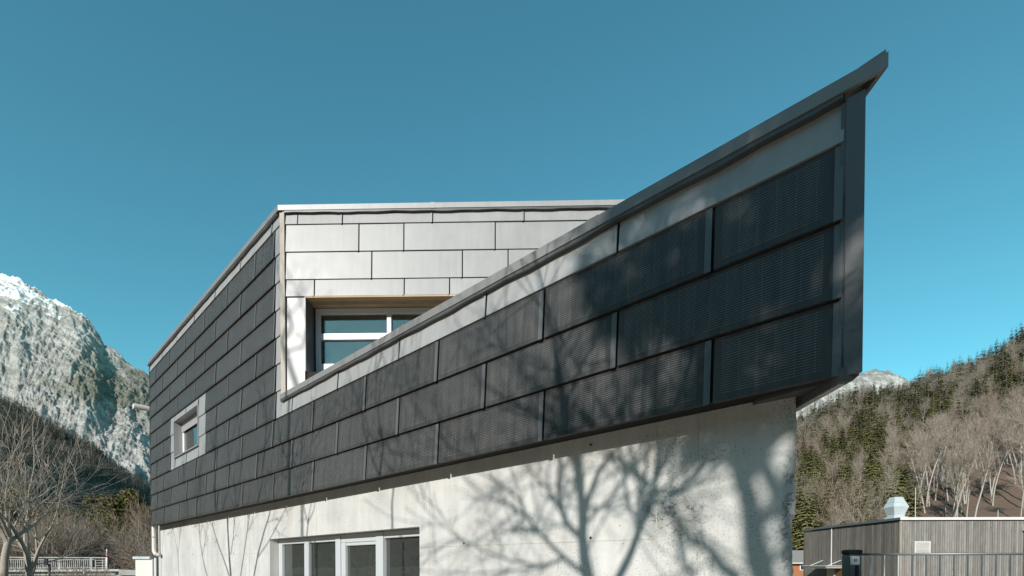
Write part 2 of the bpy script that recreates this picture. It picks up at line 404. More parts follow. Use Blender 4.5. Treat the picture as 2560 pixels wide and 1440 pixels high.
def mountain_mat(snow0, snow1, scrub=True, c0=(.40, .375, .35), c1=(.62, .59, .56)):
    k = N('alpine_rock'); geo = k.n('ShaderNodeNewGeometry'); v = geo.outputs['Position']
    x, y, z = k.sep(v)[0:3]; nx, ny, nz = k.sep(geo.outputs['Normal'])[0:3]
    def ridged(vec, sc_, det=8):
        t = k.n('ShaderNodeTexNoise'); t.noise_type = 'RIDGED_MULTIFRACTAL'; k.l(vec, t.inputs['Vector'])
        t.inputs['Scale'].default_value = sc_; t.inputs['Detail'].default_value = det; t.inputs['Roughness'].default_value = .62
        return t.outputs[0]
    vs_ = k.mapv(k.mapv(v, rot=(0, -.50, 0)), (.30, .7, 1.25))         # bedding dips to the right
    a = k.noise(k.mapv(v, (1, 1, 1.6)), .0045, 8, .65); b = k.noise(vs_, .022, 9, .74)
    fine = k.noise(vs_, .075, 6, .80); rg = ridged(k.mapv(v, (1, 1, .40), rot=(0, .25, .2)), .010)
    cc = k.mix(k.math('ADD', k.math('MULTIPLY', a, .5), k.math('MULTIPLY', b, .5)), c0, c1)
    cc = k.mix(k.ramp(b, [(.44, 0.0), (.56, .85)]), cc, (.23, .205, .19))
    cc = k.mix(k.ramp(fine, [(.55, 0.0), (.68, .6)]), cc, (.16, .155, .15))
    if scrub:
        mx = k.ramp(k.math('DIVIDE', k.math('ADD', x, 2750), 700), [(.2, 0.0), (.8, 1.0)])
        mz = k.math('MULTIPLY', k.ramp(k.math('DIVIDE', k.math('SUBTRACT', z, 700), 300), [(.1, 0.0), (.6, 1.0)]), k.ramp(k.math('DIVIDE', k.math('SUBTRACT', z, 1050), 500), [(.2, 1.0), (.9, 0.25)]))
        s = k.math('ADD', k.math('MULTIPLY', k.math('MULTIPLY', mx, mz), .36), k.math('MULTIPLY', k.noise(v, .0062, 8, .70), 1.0))
        s = k.math('ADD', s, k.math('MULTIPLY', k.math('SUBTRACT', fine, .5), .6))
        cc = k.mix(k.ramp(s, [(.64, 0.0), (.82, .85)]), cc, (.14, .132, .10))
    zz = k.math('DIVIDE', k.math('SUBTRACT', z, snow0), snow1-snow0)
    sn = k.math('ADD', k.math('MULTIPLY', nz, .5), k.math('MULTIPLY', k.math('SUBTRACT', k.noise(vs_, .014, 9, .76), .5), 3.4))
    sn = k.math('ADD', sn, k.math('MULTIPLY', k.math('SUBTRACT', zz, 1.0), 1.7))
    cc = k.mix(k.ramp(sn, [(.34, 0.0), (.46, 1.0)]), cc, (.86, .87, .89))
    k.bump(k.math('ADD', k.math('MULTIPLY', rg, .5), k.math('MULTIPLY', fine, .8)), .8, 13.0)
    return k.fin(cc, .9, .1)

# the big snowy mountain at the left, about three kilometres away
RID = [(-1.6,.615),(-1.2,.60),(-1.02,.577),(-.974,.566),(-.918,.521),(-.878,.504),(-.85,.489),(-.826,.461),(-.806,.425),(-.758,.398),(-.725,.372),(-.66,.33),(-.5,.26),(-.3,.2)]
def mountain(m, t):
    yr = 3100.0
    y = 1500 + t*2100
    zr = interp(m, RID)*yr
    q = (y-1500)/(yr-1500)
    if q <= 1:
        pz = .62*q**1.15 + .38*(q**3)
        pz = pz + .05*math.sin(q*9+m*14)*q*(1-q)
    else: pz = 1-(q-1)*1.3
    x = m*y
    amp = min(1, q*3)*(1.0 if q < .8 else max(.12, (1.02-q)/.22))
    # gullies run down the slope: stretch the noise along it and shear it to the right
    gx = x*1.0+.55*(y-2300); gy = (y-2300)*.45
    r = vnoise(gx, gy, .0021, 9, 3.3, 'ridge')-1.1
    r2 = vnoise(gx*.8+.5*gy, gy*1.3-.3*gx, .0085, 8, 8.1, 'ridge')-1.1
    r3 = vnoise(x*.9-.4*y, y*1.6, .021, 7, 1.7, 'ridge')-1.1
    z = zr*pz + amp*(62*r + 15*r2 + 6*r3) + (1-amp)*(12*r3+16*r2)
    return (x, y, max(z, -5))
MT = mountain_mat(520, 1560, True, (.35, .32, .295), (.56, .52, .485))
o = sheet_mesh('mountain', lin(-1.25, -.45, 520), lin(.0, .86, 480), mountain, MT)
# a lighter rock peak far behind the right-hand wood
PK = [(.3,.18),(.50,.285),(.58,.318),(.63,.348),(.665,.372),(.70,.385),(.735,.388),(.76,.374),(.80,.355),(.9,.36),(1.0,.44),(1.1,.50),(1.4,.5)]
def peak(m, t):
    y = 900+t*1100; yr = 1650.0
    zr = interp(m, PK)*yr; q = (y-900)/(yr-900)
    pz = q**1.1 if q <= 1 else 1-(q-1)*1.2
    x = m*y; amp = min(1, q*2)*(1 if q < .85 else max(.25, (1-q)/.15))
    z = zr*pz + amp*(55*(vnoise(x, y, .006, 7, 5.5, 'ridge')-1)) + 9*vnoise(x, y, .03, 5, 2.2)
    return (x, y, z)
PM = mountain_mat(900, 2300, False, (.46, .43, .40), (.66, .63, .60))
sheet_mesh('rock_peak', lin(.3, 1.3, 200), lin(0, 1, 120), peak, PM)

# wooded spur in front of the mountain (left)
SP = [(-1.6,.42),(-1.02,.318),(-.95,.285),(-.88,.248),(-.80,.20),(-.726,.152),(-.66,.12),(-.5,.06),(-.4,.02)]
def spur_z(x, y):
    m = x/y; yr = 1000.0; zr = interp(m, SP)*yr
    q = (y-260)/(yr-260)
    if q < 0: pz = 0
    elif q <= 1: pz = q**1.25
    else: pz = 1-(q-1)*1.1
    return zr*pz + min(1, max(q, 0)*3)*(14*vnoise(x, y, .008, 5, 4.4)+5*vnoise(x, y, .03, 4, 1.1)) - .5
def litter_mat(name, c0, c1, c2, s1=.02):
    k = N(name); v = k.pos()
    cc = k.mix(k.noise(v, s1, 6, .65), c0, c1)
    cc = k.mix(k.ramp(k.noise(v, s1*7, 6, .7), [(.55, 0.0), (.66, 1.0)]), cc, c2)
    k.bump(k.noise(v, .7, 5, .7), .6, .3)
    return k.fin(cc, .95, .1)
sheet_mesh('forest_slope', lin(-1.45, -.42, 150), lin(260, 1250, 110), lambda m, y: (m*y, y, spur_z(m*y, y)),
           litter_mat('brown_forest_floor', (.20, .16, .15), (.30, .245, .225), (.46, .44, .42)))
# steep wooded hillside (right)
HR = [(.2,.16),(.45,.24),(.575,.268),(.655,.312),(.70,.335),(.77,.338),(.83,.362),(.89,.382),(.94,.402),(1.02,.452),(1.2,.52),(1.5,.55)]
def hill_z(x, y):
    m = x/y; yr = 345.0; zr = interp(m, HR)*yr
    q = (y-92)/(yr-92)
    if q < 0: pz = 0.0
    elif q <= 1: pz = q**1.04
    else: pz = 1-(q-1)*.9
    return zr*pz + min(1, max(q, 0)*4)*(4.5*vnoise(x, y, .018, 5, 7.7)+1.1*vnoise(x, y, .09, 4, 3.1)) - .15
HM = litter_mat('beech_leaf_litter', (.135, .09, .065), (.20, .145, .11), (.09, .07, .055), .12)
sheet_mesh('hillside', lin(.25, 1.45, 170), lin(90, 420, 110), lambda m, y: (m*y, y, hill_z(m*y, y)), HM)

# unseen wooded slopes added behind the viewer to block low sky light
def ring_fn(az, t):
    da = (math.degrees(az)-206.0)/30.0                          # gap shaped into the added slopes to let the sun through
    el = .56-.30*math.exp(-da*da)+.03*math.sin(az*7.3+1)+.03*mnoise.noise(Vector((az*9, t*3, 0)))
    d_ = 260+t*620; q = min(1, t/.9)
    z = el*820*q**1.2+min(1, t*5)*14*mnoise.fractal(Vector((d_*math.sin(az)*.012, d_*math.cos(az)*.012, 0)), .7, 2, 6)
    return (d_*math.sin(az), d_*math.cos(az), z-1)
sheet_mesh('sky_blocking_slope', lin(math.radians(62), math.radians(298), 220), lin(0, 1, 40), ring_fn,
           litter_mat('sky_blocking_wood', (.055, .05, .035), (.12, .10, .075), (.20, .17, .13), .05))

# ------------------------------------------------------------------ the building
TH = 0.8142
UU = Vector((-math.sin(TH), math.cos(TH), 0)); NN = Vector((math.cos(TH), math.sin(TH), 0))
ZC = H+1.0282                                                   # underside of the cladding
FO = Vector((1.3027, 3.251, ZC))
def frame(o, ax, ay): return Matrix(((ax.x, ay.x, 0, o.x), (ax.y, ay.y, 0, o.y), (0, 0, 1, o.z), (0, 0, 0, 1)))
FAC = frame(FO, -UU, NN)                                        # facade frame: x to the right, y into the wall, z up
E1 = Vector((-3.570, 7.851, ZC)); PSI = -0.0218
EU = Vector((math.cos(PSI), math.sin(PSI), 0)); EN = Vector((-math.sin(PSI), math.cos(PSI), 0))
END = frame(E1, EU, EN)                                         # end wall frame
PW, PH = 1.4, .42
bld = empty('solar_building', (FO.x-1.5, FO.y+4, 0), 'angular building with black solar panel facade and pale concrete base', 'building')
SR, SL = -.794, 11*PW                                           # facade ends (s grows to the left)
S_COR = 6.69                                                    # where the end wall meets the facade
def xy(M_, x, y): v = M_ @ Vector((x, y, 0)); return (v.x, v.y)
CORN = FAC @ Vector((-SR, 0, 0))
# core volumes behind the cladding
zb, zlow, ztop = ZC, ZC+1.46, ZC+4.385
def poly(*p): return [tuple(q)[:2] for q in p]
fr_r = FAC @ Vector((-SR-.03, .03, 0)); fr_c = FAC @ Vector((-S_COR, .03, 0)); fr_l = FAC @ Vector((-SL, .03, 0))
# parapet wall along the facade, the low part
def walls(name, segs, mat, parent):
    mb = MB()
    for (x0, x1, y0, y1, z0, z1) in segs: mb.box(x0, x1, y0, y1, z0, z1)
    return mb.build(name, mat, parent, FAC)
# facade backing with the small window left open
SWL, SWR, SWB, SWT = 9.22*PW, 7.85*PW, 3.6*PH, 5.645*PH
cl = walls('facade_wall', [(-S_COR, -SR-.36, .006, .30, .02, 1.46), (-SR-.36, -SR-.02, .0065, .03, .02, 1.46),
        (-SL+.01, -SWL, .006, .30, .02, 4.385), (-SWR, -S_COR, .006, .30, .02, 4.385),
        (-SWL, -SWR, .006, .30, .02, SWB), (-SWL, -SWR, .006, .30, SWT, 4.385)], M['backing'], bld)
# rest of the body: return walls and roofs (mostly unseen)
mb = MB()
a = FAC @ Vector((-SR-.08, .03, 0)); b = a + EN*14
c = FAC @ Vector((-SL+.02, .31, 0)); d = c + EN*9
mb.hexa([(b.x, b.y, zb), (a.x, a.y, zb), (a.x-.28, a.y+.42, zb), (b.x-.28, b.y, zb), (b.x, b.y, zlow), (a.x, a.y, zlow), (a.x-.28, a.y+.42, zlow), (b.x-.28, b.y, zlow)])
mb.build('return_wall', M['dark_sheet'], bld)
mb = MB()
e2 = E1 + EU*5.42
ring = [FAC @ Vector((-SL+.02, .31, 0)), FAC @ Vector((-S_COR-.4, .31, 0)), e2 + EN*.45, e2 + EN*9, d]
mb.prism(poly(*ring), ztop-.12, ztop-.02); mb.build('roof', M['dark_sheet'], bld)
mb = MB(); mb.prism(poly(FAC @ Vector((-SL+.02, .31, 0)), FAC @ Vector((-SL+.3, .31, 0)), d+EU*.3, d), zb, ztop-.13); mb.build('rear_wall', M['mid_sheet'], bld)
mb = MB(); rp = [FAC @ Vector((-S_COR+.3, .31, 0)), FAC @ Vector((-SR-.45, .31, 0)), b+Vector((-.3, 0, 0)), e2+EN*-.02+Vector((-.2, 0, 0)), E1+EU*.35+EN*-.01]
mb.prism(poly(*rp), zb+.55, zb+.62); mb.build('terrace', M['concrete2'], bld)

# --- solar panels and metal panels
pcache = {}
def panel_mesh(w_, h_, kind):
    key = (round(w_, 3), round(h_, 3), kind)
    if key in pcache: return pcache[key]
    mb = MB(); g_ = .005; yb, yt = -.036, -.010
    if kind != 'pv': yb, yt = -.026, -.008
    x1 = w_-.012; xb = x1-.014 if w_ > .3 else x1                # the sheet stops short, the lap oversails it
    mb.hexa([(g_, yb, .0), (xb, yb, .0), (xb, .004, .0), (g_, .004, .0), (g_, yt, h_-.008), (xb, yt, h_-.008), (xb, .004, h_-.008), (g_, .004, h_-.008)])
    if w_ > .3:
        mb.mi = 1; rw = .042 if kind == 'pv' else .024            # raised lap of the standing side joint
        mb.hexa([(x1-rw, yb-.008, -.006), (x1, yb-.008, -.006), (x1, yb-.001, -.006), (x1-rw, yb-.001, -.006),
                 (x1-rw, yt-.008, h_-.014), (x1, yt-.008, h_-.014), (x1, yt-.001, h_-.014), (x1-rw, yt-.001, h_-.014)])
    mts = [M[{'pv': 'pv', 'mid': 'mid_sheet', 'light': 'light_sheet', 'trim': 'trim_sheet'}[kind]], M['rib'] if kind == 'pv' else M['trim_sheet']]
    me = mb.mesh(kind+'_panel', mts)
    at = me.attributes.new('ext', 'FLOAT_VECTOR', 'POINT')
    at.data.foreach_set('vector', [c_ for _ in me.vertices for c_ in (w_, h_, 0.0)])
    pcache[key] = me; return me
prng = random.Random(8)
def panel(kind, frm, x0, x1, z0, z1, name):
    jit = Matrix.Rotation(prng.uniform(-.0022, .0022), 4, 'X') @ Matrix.Rotation(prng.uniform(-.0018, .0018), 4, 'Z')
    return put(name, panel_mesh(x1-x0, z1-z0, kind), cl if frm is FAC else ew, frm @ T(x0, prng.uniform(-.0015, .0015), z0) @ jit)
PVR, PVT = -.509, 4.93
for k in range(10):
    lo, hi = (PVR, 11) if k < 3 else (PVT, 11)
    st = [lo]; q = (0.0 if k % 2 == 0 else .5)
    cuts = [q+j for j in range(0, 12) if q+j > lo+.2 and q+j < hi-.2]
    if 3 <= k <= 5: cuts = sorted(set([x for x in cuts if not 7.45 < x < 9.55]+[7.5, 9.5]))
    edges = [lo]+cuts+[hi]
    for a_, b_ in zip(edges, edges[1:]):
        if 3 <= k <= 5 and a_ > 7.4 and b_ < 9.6: continue
        panel('pv', FAC, -b_*PW, -a_*PW, k*PH, (k+1)*PH, 'solar_panel')
# grey metal strip under each coping and the edge pieces at the corner
for a_, b_ in zip([PVR, .5, 1.5, 2.5, 3.5, 4.5], [.5, 1.5, 2.5, 3.5, 4.5, PVT]):
    panel('mid', FAC, -b_*PW, -a_*PW, 3*PH, 1.478, 'metal_panel')
for a_, b_ in zip([4.79, 5, 6, 7, 8, 9, 10], [5, 6, 7, 8, 9, 10, 11]):
    panel('mid', FAC, -b_*PW, -a_*PW, 10*PH, 4.372, 'metal_panel')
for k in range(3, 10):
    panel('mid', FAC, -PVT*PW+.004, -4.785*PW, k*PH, (k+1)*PH, 'edge_panel')
# --- pale surround and the small window in the facade
for k, (z0, z1) in enumerate(((3*PH, 4*PH), (4*PH, 5*PH), (5*PH, 6*PH))):
    panel('trim', FAC, -9.5*PW, -9.22*PW, z0, z1, 'surround_panel')
    panel('trim', FAC, -7.85*PW, -7.5*PW, z0, z1, 'surround_panel')
for x0, x1 in ((-9.22*PW, -8.53*PW), (-8.53*PW, -7.85*PW)):
    panel('trim', FAC, x0, x1, SWT, 6*PH, 'surround_panel'); panel('trim', FAC, x0, x1, 3*PH, SWB, 'surround_panel')
sw = MB()
x0, x1, z0, z1 = -SWL, -SWR, SWB, SWT
sw.box(x0-.004, x0+.014, -.045, .20, z0, z1); sw.box(x1-.014, x1+.004, -.045, .20, z0, z1)
sw.box(x0+.014, x1-.014, -.045, .20, z1-.014, z1+.004); sw.box(x0-.004, x1+.01, -.055, .20, z0-.02, z0)
small = sw.build('small_window', M['trim_sheet'], cl, FAC)
tag(small, 'small square window in a pale metal surround')
fm = MB(); fy0, fy1 = .135, .20
fm.box(x0+.015, x0+.085, fy0, fy1, z0, z1-.015); fm.box(x1-.085, x1-.015, fy0, fy1, z0, z1-.015)
fm.box(x0+.085, x1-.085, fy0, fy1, z1-.085, z1-.015); fm.box(x0+.085, x1-.085, fy0, fy1, z0, z0+.07)
fm.build('window_frame', M['white'], cl, FAC, bevel=.006)
tag(fm, None) if False else None
put_gl = MB().box(x0+.086, x1-.086, .165, .171, z0+.071, z1-.086); put_gl.build('pane', M['glass'], cl, FAC)
bx = MB().box(x0+.015, x1-.015, .12, .134, z1-.24, z1-.09); bx.build('blind_box', M['mid_sheet'], cl, FAC)
cu = MB(); n_ = 16
for i in range(n_):
    xa = x0+.1+(x1-x0-.2)*i/n_; xb = x0+.1+(x1-x0-.2)*(i+1)/n_
    ya, yb_ = .23+.02*(i % 2), .23+.02*((i+1) % 2)
    cu.add([(xa, ya, z0), (xb, yb_, z0), (xb+.04, yb_, z1-.16-.004*i), (xa+.04, ya, z1-.16-.004*i)], [(0, 1, 2, 3)])
cu.build('curtain', M['curtain'], cl, FAC)
MB().box(x0-.2, x1+.2, 1.2, 1.22, z0-.3, z1+.3).build('room_back', M['backing'], cl, FAC)

# --- copings
def coping(name, pts, z0, z1, hw_out, closed_ends, mat=M['coping']):
    """pts: polyline on the wall line, offset outwards already; builds a folded cap with a drip"""
    mb = MB()
    for e_ in pts:
        p, q, nrm = (Vector(a_) for a_ in e_[:3])
        i0, i1 = p+nrm*.42, q+nrm*.42
        if len(e_) > 3 and e_[3] is not None: i0 = Vector(e_[3])
        if len(e_) > 4 and e_[4] is not None: i1 = Vector(e_[4])
        p2, q2 = p+(i0-p)*(.02/.42), q+(i1-q)*(.02/.42)
        mb.hexa([(p.x, p.y, z0), (q.x, q.y, z0), (q2.x, q2.y, z0), (p2.x, p2.y, z0),
                 (p.x, p.y, z1), (q.x, q.y, z1), (q2.x, q2.y, z1-.004), (p2.x, p2.y, z1-.004)])
        mb.hexa([(p2.x, p2.y, z1-.03), (q2.x, q2.y, z1-.03), (i1.x, i1.y, z1-.045), (i0.x, i0.y, z1-.045),
                 (p2.x, p2.y, z1-.004), (q2.x, q2.y, z1-.004), (i1.x, i1.y, z1-.02), (i0.x, i0.y, z1-.02)])
    return mb.build(name, mat, bld)
OV = .06
# low parapet coping: from the end wall corner to the tip, then back along the return wall
tipw = FAC @ Vector((-SR, 0, 0)); nr = Vector((-math.cos(PSI), -math.sin(PSI), 0))        # inward of the return wall
# tip of the overhanging coping: facade line moved out by OV, return line moved out by .035
def isect(p, d_, q, e_):
    den = d_.x*e_.y-d_.y*e_.x; t = ((q.x-p.x)*e_.y-(q.y-p.y)*e_.x)/den; return p+d_*t
fa = FAC @ Vector((0, -OV, 0)); ra = Vector((tipw.x, tipw.y, 0))-nr*.035
tip = isect(fa, -UU, ra, EN); tip.z = 0
tin = isect(fa+NN*.42, -UU, ra+nr*.42, EN); tin.z = 0
lowL = FAC @ Vector((-6.66, -OV, 0)); lowL.z = 0
for s0, s1 in zip((6.66, 3.4, .9), (3.4, .9, None)):
    p = FAC @ Vector((-s0, -OV, 0)); q = tip if s1 is None else FAC @ Vector((-s1, -OV, 0)); 
    cp = coping('coping', [((p.x, p.y, 0), (q.x, q.y, 0), NN, None, tin if s1 is None else None)], ZC+1.496, ZC+1.574, .42, True)
    if s1 is not None:                                       # overlapping joint sleeve
        mb = MB(); mb.box(-s1-.05, -s1+.05, -OV-.003, .30, 1.494, 1.5775); mb.build('joint_sleeve', M['coping'], cp, FAC)
coping('return_coping', [((tip.x, tip.y, 0), ((tip+EN*13).x, (tip+EN*13).y, 0), nr, tin)], ZC+1.497, ZC+1.5735, .42, True)
# little upturned corner of the sheet at the very tip
mb = MB(); t0 = tip-(-UU)*.13
mb.hexa([(t0.x, t0.y, ZC+1.572), (tip.x-.004, tip.y+.012, ZC+1.572), (tip.x-.02, tip.y+.03, ZC+1.572), (t0.x+NN.x*.02, t0.y+NN.y*.02, ZC+1.572),
         (t0.x, t0.y, ZC+1.575), (tip.x-.004, tip.y+.012, ZC+1.596), (tip.x-.02, tip.y+.03, ZC+1.592), (t0.x+NN.x*.02, t0.y+NN.y*.02, ZC+1.575)])
mb.build('tip_flashing', M['coping'], bld)
# tall part coping
cA = FAC @ Vector((-SL-.12, -OV, 0)); fa = FAC @ Vector((0, -OV, 0)); ea = E1-EN*OV
cB = isect(fa, UU, ea, EU); cC = ea+EU*5.45
coping('roof_coping', [((cA.x, cA.y, 0), (cB.x, cB.y, 0), NN)], ZC+4.393, ZC+4.472, .42, True)
for s0, s1 in ((0.0, 2.36), (2.36, 5.45)):
    p = cB if s0 == 0 else ea+EU*s0; q = ea+EU*s1
    cp = coping('end_coping', [((p.x, p.y, 0), (q.x, q.y, 0), EN)], ZC+4.394, ZC+4.4725, .42, True, M['light_sheet'])
mb = MB(); mb.box(2.33, 2.40, -OV-.003, .2, 4.392, 4.476); mb.build('joint_sleeve', M['light_sheet'], cp, END)
# wavy dark strip painting in the shadow gap under the copings
for (x0, x1, z0, frm) in ((-6.66, .70, 1.44, FAC), (-SL, -6.75, 4.335, FAC), (.07, 5.3, 4.335, END)):
    mb = MB(); n_ = int((x1-x0)/.14)
    for i in range(n_):
        xa, xb = x0+(x1-x0)*i/n_, x0+(x1-x0)*(i+1)/n_
        za = z0+.005*math.sin(i*1.7)+.005*math.sin(i*.63); zb_ = z0+.005*math.sin((i+1)*1.7)+.005*math.sin((i+1)*.63)
        mb.hexa([(xa, -.052, za+.028), (xb, -.052, zb_+.028), (xb, -.004, zb_+.028), (xa, -.004, za+.028), (xa, -.052, z0+.10), (xb, -.052, z0+.10), (xb, -.004, z0+.10), (xa, -.004, z0+.10)])
    mb.build('shadow_gap_strip', M['dark_sheet'], bld, frm)

# --- corner trims
ey = Vector((0, 0, H)); dray = CORN-ey
def facplane(n_): q = (Vector((FO.x, FO.y, 0))+NN*n_); return ey+dray*((q.dot(NN)-ey.dot(NN))/dray.dot(NN))
cp2 = facplane(-.034); cp1 = FAC @ Vector((-SR-.084, -.034, 0)); cp0 = FAC @ Vector((-SR-.084, .01, 0))
mb = MB(); mb.prism(poly(cp1, cp2, cp2+EN*.5+nr*.01, cp2+EN*.5+nr*.10, cp0+EN*.05), ZC-.012, ZC+1.47)
mb.build('corner_trim', M['rib'], bld, bevel=.003)
mb = MB(); mb.box(-SR-.108, -SR-.086, -.026, .02, 0, 1.46); mb.build('corner_rib', M['dark_sheet'], bld, FAC)
mb = MB(); mb.box(-SL-.055, -SL-.012, -.02, .12, -.01, 4.37); mb.build('end_trim', M['zinc'], bld, FAC)
mb = MB(); mb.box(-SL-.012, -SL, -.034, .02, -.01, 4.37); mb.build('end_rib', M['dark_sheet'], bld, FAC)

# --- end wall above the terrace
WL, WR, WB, WT_ = .378, 3.4, 1.95, 3.097
mb = MB()
for (x0, x1, z0, z1) in ((.02, 5.42, WT_, 4.385), (.02, WL, .60, WT_), (WR, 5.42, .60, WT_), (WL, WR, .60, WB)): mb.box(x0, x1, .006, .45, z0, z1)
ew = mb.build('end_wall', M['backing'], bld, END)
rows = [(4.203, 4.372, [.07, .268, .966, 2.359, 3.76, 5.16, 5.42]), (3.783, 4.203, [.07, 1.219, 1.914, 3.319, 4.72, 5.42]),
        (3.362, 3.783, [.07, 1.416, 2.814, 3.515, 4.915, 5.42]), (3.100, 3.362, [.07, .523, 1.917, 2.616, 4.02, 5.42])]
for z0, z1, xs in rows:
    for a_, b_ in zip(xs, xs[1:]): panel('light', END, a_, b_, z0, z1, 'metal_panel')
panel('light', END, .07, WL-.002, .62, 3.096, 'reveal_panel')
mb = MB(); mb.box(-.012, .030, -.030, .03, 1.5, 4.375); mb.box(.034, .066, -.044, .03, 1.5, 4.378); mb.build('corner_profile', M['corner_wood'], bld, END)
mb = MB(); mb.box(WL-.012, WL+.004, -.028, .30, WB, WT_-.002); mb.build('reveal', M['reveal_dark'], ew, END)
for j, (y0, y1) in enumerate(((-.022, .085), (.088, .19), (.193, .30))):
    MB().box(WL+.005, WR, y0, y1, WT_-.02-.001*j, WT_+.006).build('soffit_board', M['soffit_wood'], ew, END)
uw = MB(); f0, f1 = .30, .37
fx0 = WL+.02
uw.box(fx0, fx0+.075, f0, f1, WB, WT_-.024); uw.box(fx0+.075, WR, f0, f1, 2.985, WT_-.024); uw.box(fx0+.075, WR, f0, f1, WB, 2.19)
uw.box(fx0+.075, 1.555, f0, f1, 2.575, 2.675); uw.box(1.555, 1.625, f0, f1, 2.19, 2.985); uw.box(1.625, WR, f0, f1, 2.575, 2.675)
uw.build('window_frame', M['white'], ew, END, bevel=.005)
for (a_, b_, z0, z1) in ((fx0+.076, 1.554, 2.676, 2.984), (1.626, WR, 2.676, 2.984), (fx0+.076, 1.554, 2.191, 2.574), (1.626, WR, 2.191, 2.574)):
    MB().box(a_, b_, .345, .351, z0, z1).build('pane', M['glass'], ew, END)
MB().box(WL-.3, WR+.3, 2.4, 2.42, 1.6, 3.3).build('room_back', M['backing'], ew, END)

# --- underside of the sharp corner: perforated edge profile and dark timber
mb = MB()
ea_ = CORN+Vector((-.012, .012, 0)); 
def along(p, d_, t): return p+d_*t
p0 = Vector((CORN.x, CORN.y, ZC))
prof = [(0, -.012), (-.035, -.042), (-.095, -.046), (-.10, -.012), (-.10, .03), (0, .03)]
ring0 = [(p0.x+u_-.006, p0.y+.02, ZC+v_) for u_, v_ in prof]; q0 = p0+EN*9
ring1 = [(q0.x+u_-.006, q0.y, ZC+v_) for u_, v_ in prof]
n_ = len(prof); mb.add(ring0+ring1, [tuple(range(n_)), tuple(range(2*n_-1, n_-1, -1))]+[(i, i+n_, (i+1) % n_+n_, (i+1) % n_) for i in range(n_)])
edgep = mb.build('edge_profile', M['dark_sheet'], bld)
mb = MB()
for i in range(46):
    t = .06+i*.03; c_ = p0+EN*t
    mb.box(c_.x-.090, c_.x-.055, c_.y, c_.y+.018, ZC-.049, ZC-.043)
mb.build('vent_slots', M['zinc'], edgep)
mb = MB(); u0 = FAC @ Vector((-SR-.16, .22, 0)); u1 = FAC @ Vector((-SR-1.6, .22, 0)); v0 = p0+Vector((-.09, .28, 0)); v1 = p0+EN*8+Vector((-.09, 0, 0))
mb.prism(poly(u0, v0, v1, v1+Vector((-2.5, 0, 0)), u1), ZC+.09, ZC+.13); mb.build('timber_soffit', M['door_wood'], bld)

# --- concrete base wall
RC = .20
CL, CR, CZB, CZT = 15.73, -.433, -ZC, .12
LW0, LW1, LWT, LWB = 3.438, 7.78, -.605, -2.0                    # wide window opening (s range, top, bottom)
crng = random.Random(3)
mb = MB()
for (x0, x1, z0, z1) in ((-CL, -LW1, CZB, CZT), (-LW1, -LW0, LWT, CZT), (-LW1, -LW0, CZB, LWB), (-LW0, -.5, CZB, CZT)):
    mb.box(x0, x1, RC, RC+.30, z0, z1)
# right-hand stretch with a chipped vertical edge
zs = lin(CZB, CZT, 90); xe = []
for i, z in enumerate(zs):
    e = .008*mnoise.noise(Vector((z*9, 3.1, 0)))+.006*mnoise.noise(Vector((z*30, 1.1, 0)))
    if -1.35 < z < -.55: e -= .010+.022*max(0, mnoise.noise(Vector((z*7, 9.3, 0))))
    if -.75 < z < -.55: e += .012
    xe.append(-CR-.012+e)
vs = []
for z, x in zip(zs, xe): vs += [(-.5, RC, z), (x-.10, RC, z), (x-.012, RC+.001, z), (x, RC+.012+.006*crng.random(), z), (x-.30, RC+.34, z), (-.5, RC+.34, z)]
fs = []
for i in range(len(zs)-1):
    for j in range(5): fs.append((i*6+j, i*6+j+1, (i+1)*6+j+1, (i+1)*6+j))
fs.append((0, 5, 4, 3, 2, 1)); t_ = (len(zs)-1)*6; fs.append(tuple(t_+j for j in range(6)))
mb.add(vs, fs)
cw = mb.build('concrete_wall', M['concrete'], bld, FAC)
def joint(x0, x1, z0, z1, d): MB().box(x0, x1, RC-d, RC+.01, z0, z1).build('formwork_joint', M['concrete2'], cw, FAC)
for s_ in (.19, .5): joint(-s_-.004, -s_+.004, CZB, .02, .004)
for s_ in (3.25, 6.0, 8.75, 11.5, 14.25): joint(-s_-.003, -s_+.003, LWT+.004 if LW0 < s_ < LW1 else CZB, .02, .003)
for x0, x1 in ((-3.43, -.505), (-14.0, -7.80)): joint(x0, x1, -.846, -.840, .0035)
def ring(frm, cx, cz, y, r0, r1, name, mat, parent, dy=.004):
    mb = MB(); n_ = 20
    vs = [(cx+r*math.cos(6.2832*i/n_), yy, cz+r*math.sin(6.2832*i/n_)) for (r, yy) in ((r0, y), (r1, y), (r1, y-dy), (r0, y-dy)) for i in range(n_)]
    fs = [(k_*n_+i, k_*n_+(i+1) % n_, ((k_+1) % 4)*n_+(i+1) % n_, ((k_+1) % 4)*n_+i) for k_ in range(4) for i in range(n_)]
    mb.add(vs, fs); return mb.build(name, mat, parent, frm, smooth=False)
for s_, z_ in ((1.087, -.052), (1.087, -.818), (2.667, -.818), (9.6, -.818), (12.4, -.818)):
    ring(FAC, -s_, z_, RC+.001, .012, .024, 'tie_hole_rim', M['concrete2'], cw)
    mb = MB(); n_ = 16; mb.add([(-s_+.0125*math.cos(6.2832*i/n_), RC-.0008, z_+.0125*math.sin(6.2832*i/n_)) for i in range(n_)], [tuple(range(n_))]); mb.build('tie_hole', M['hole'], cw, FAC)
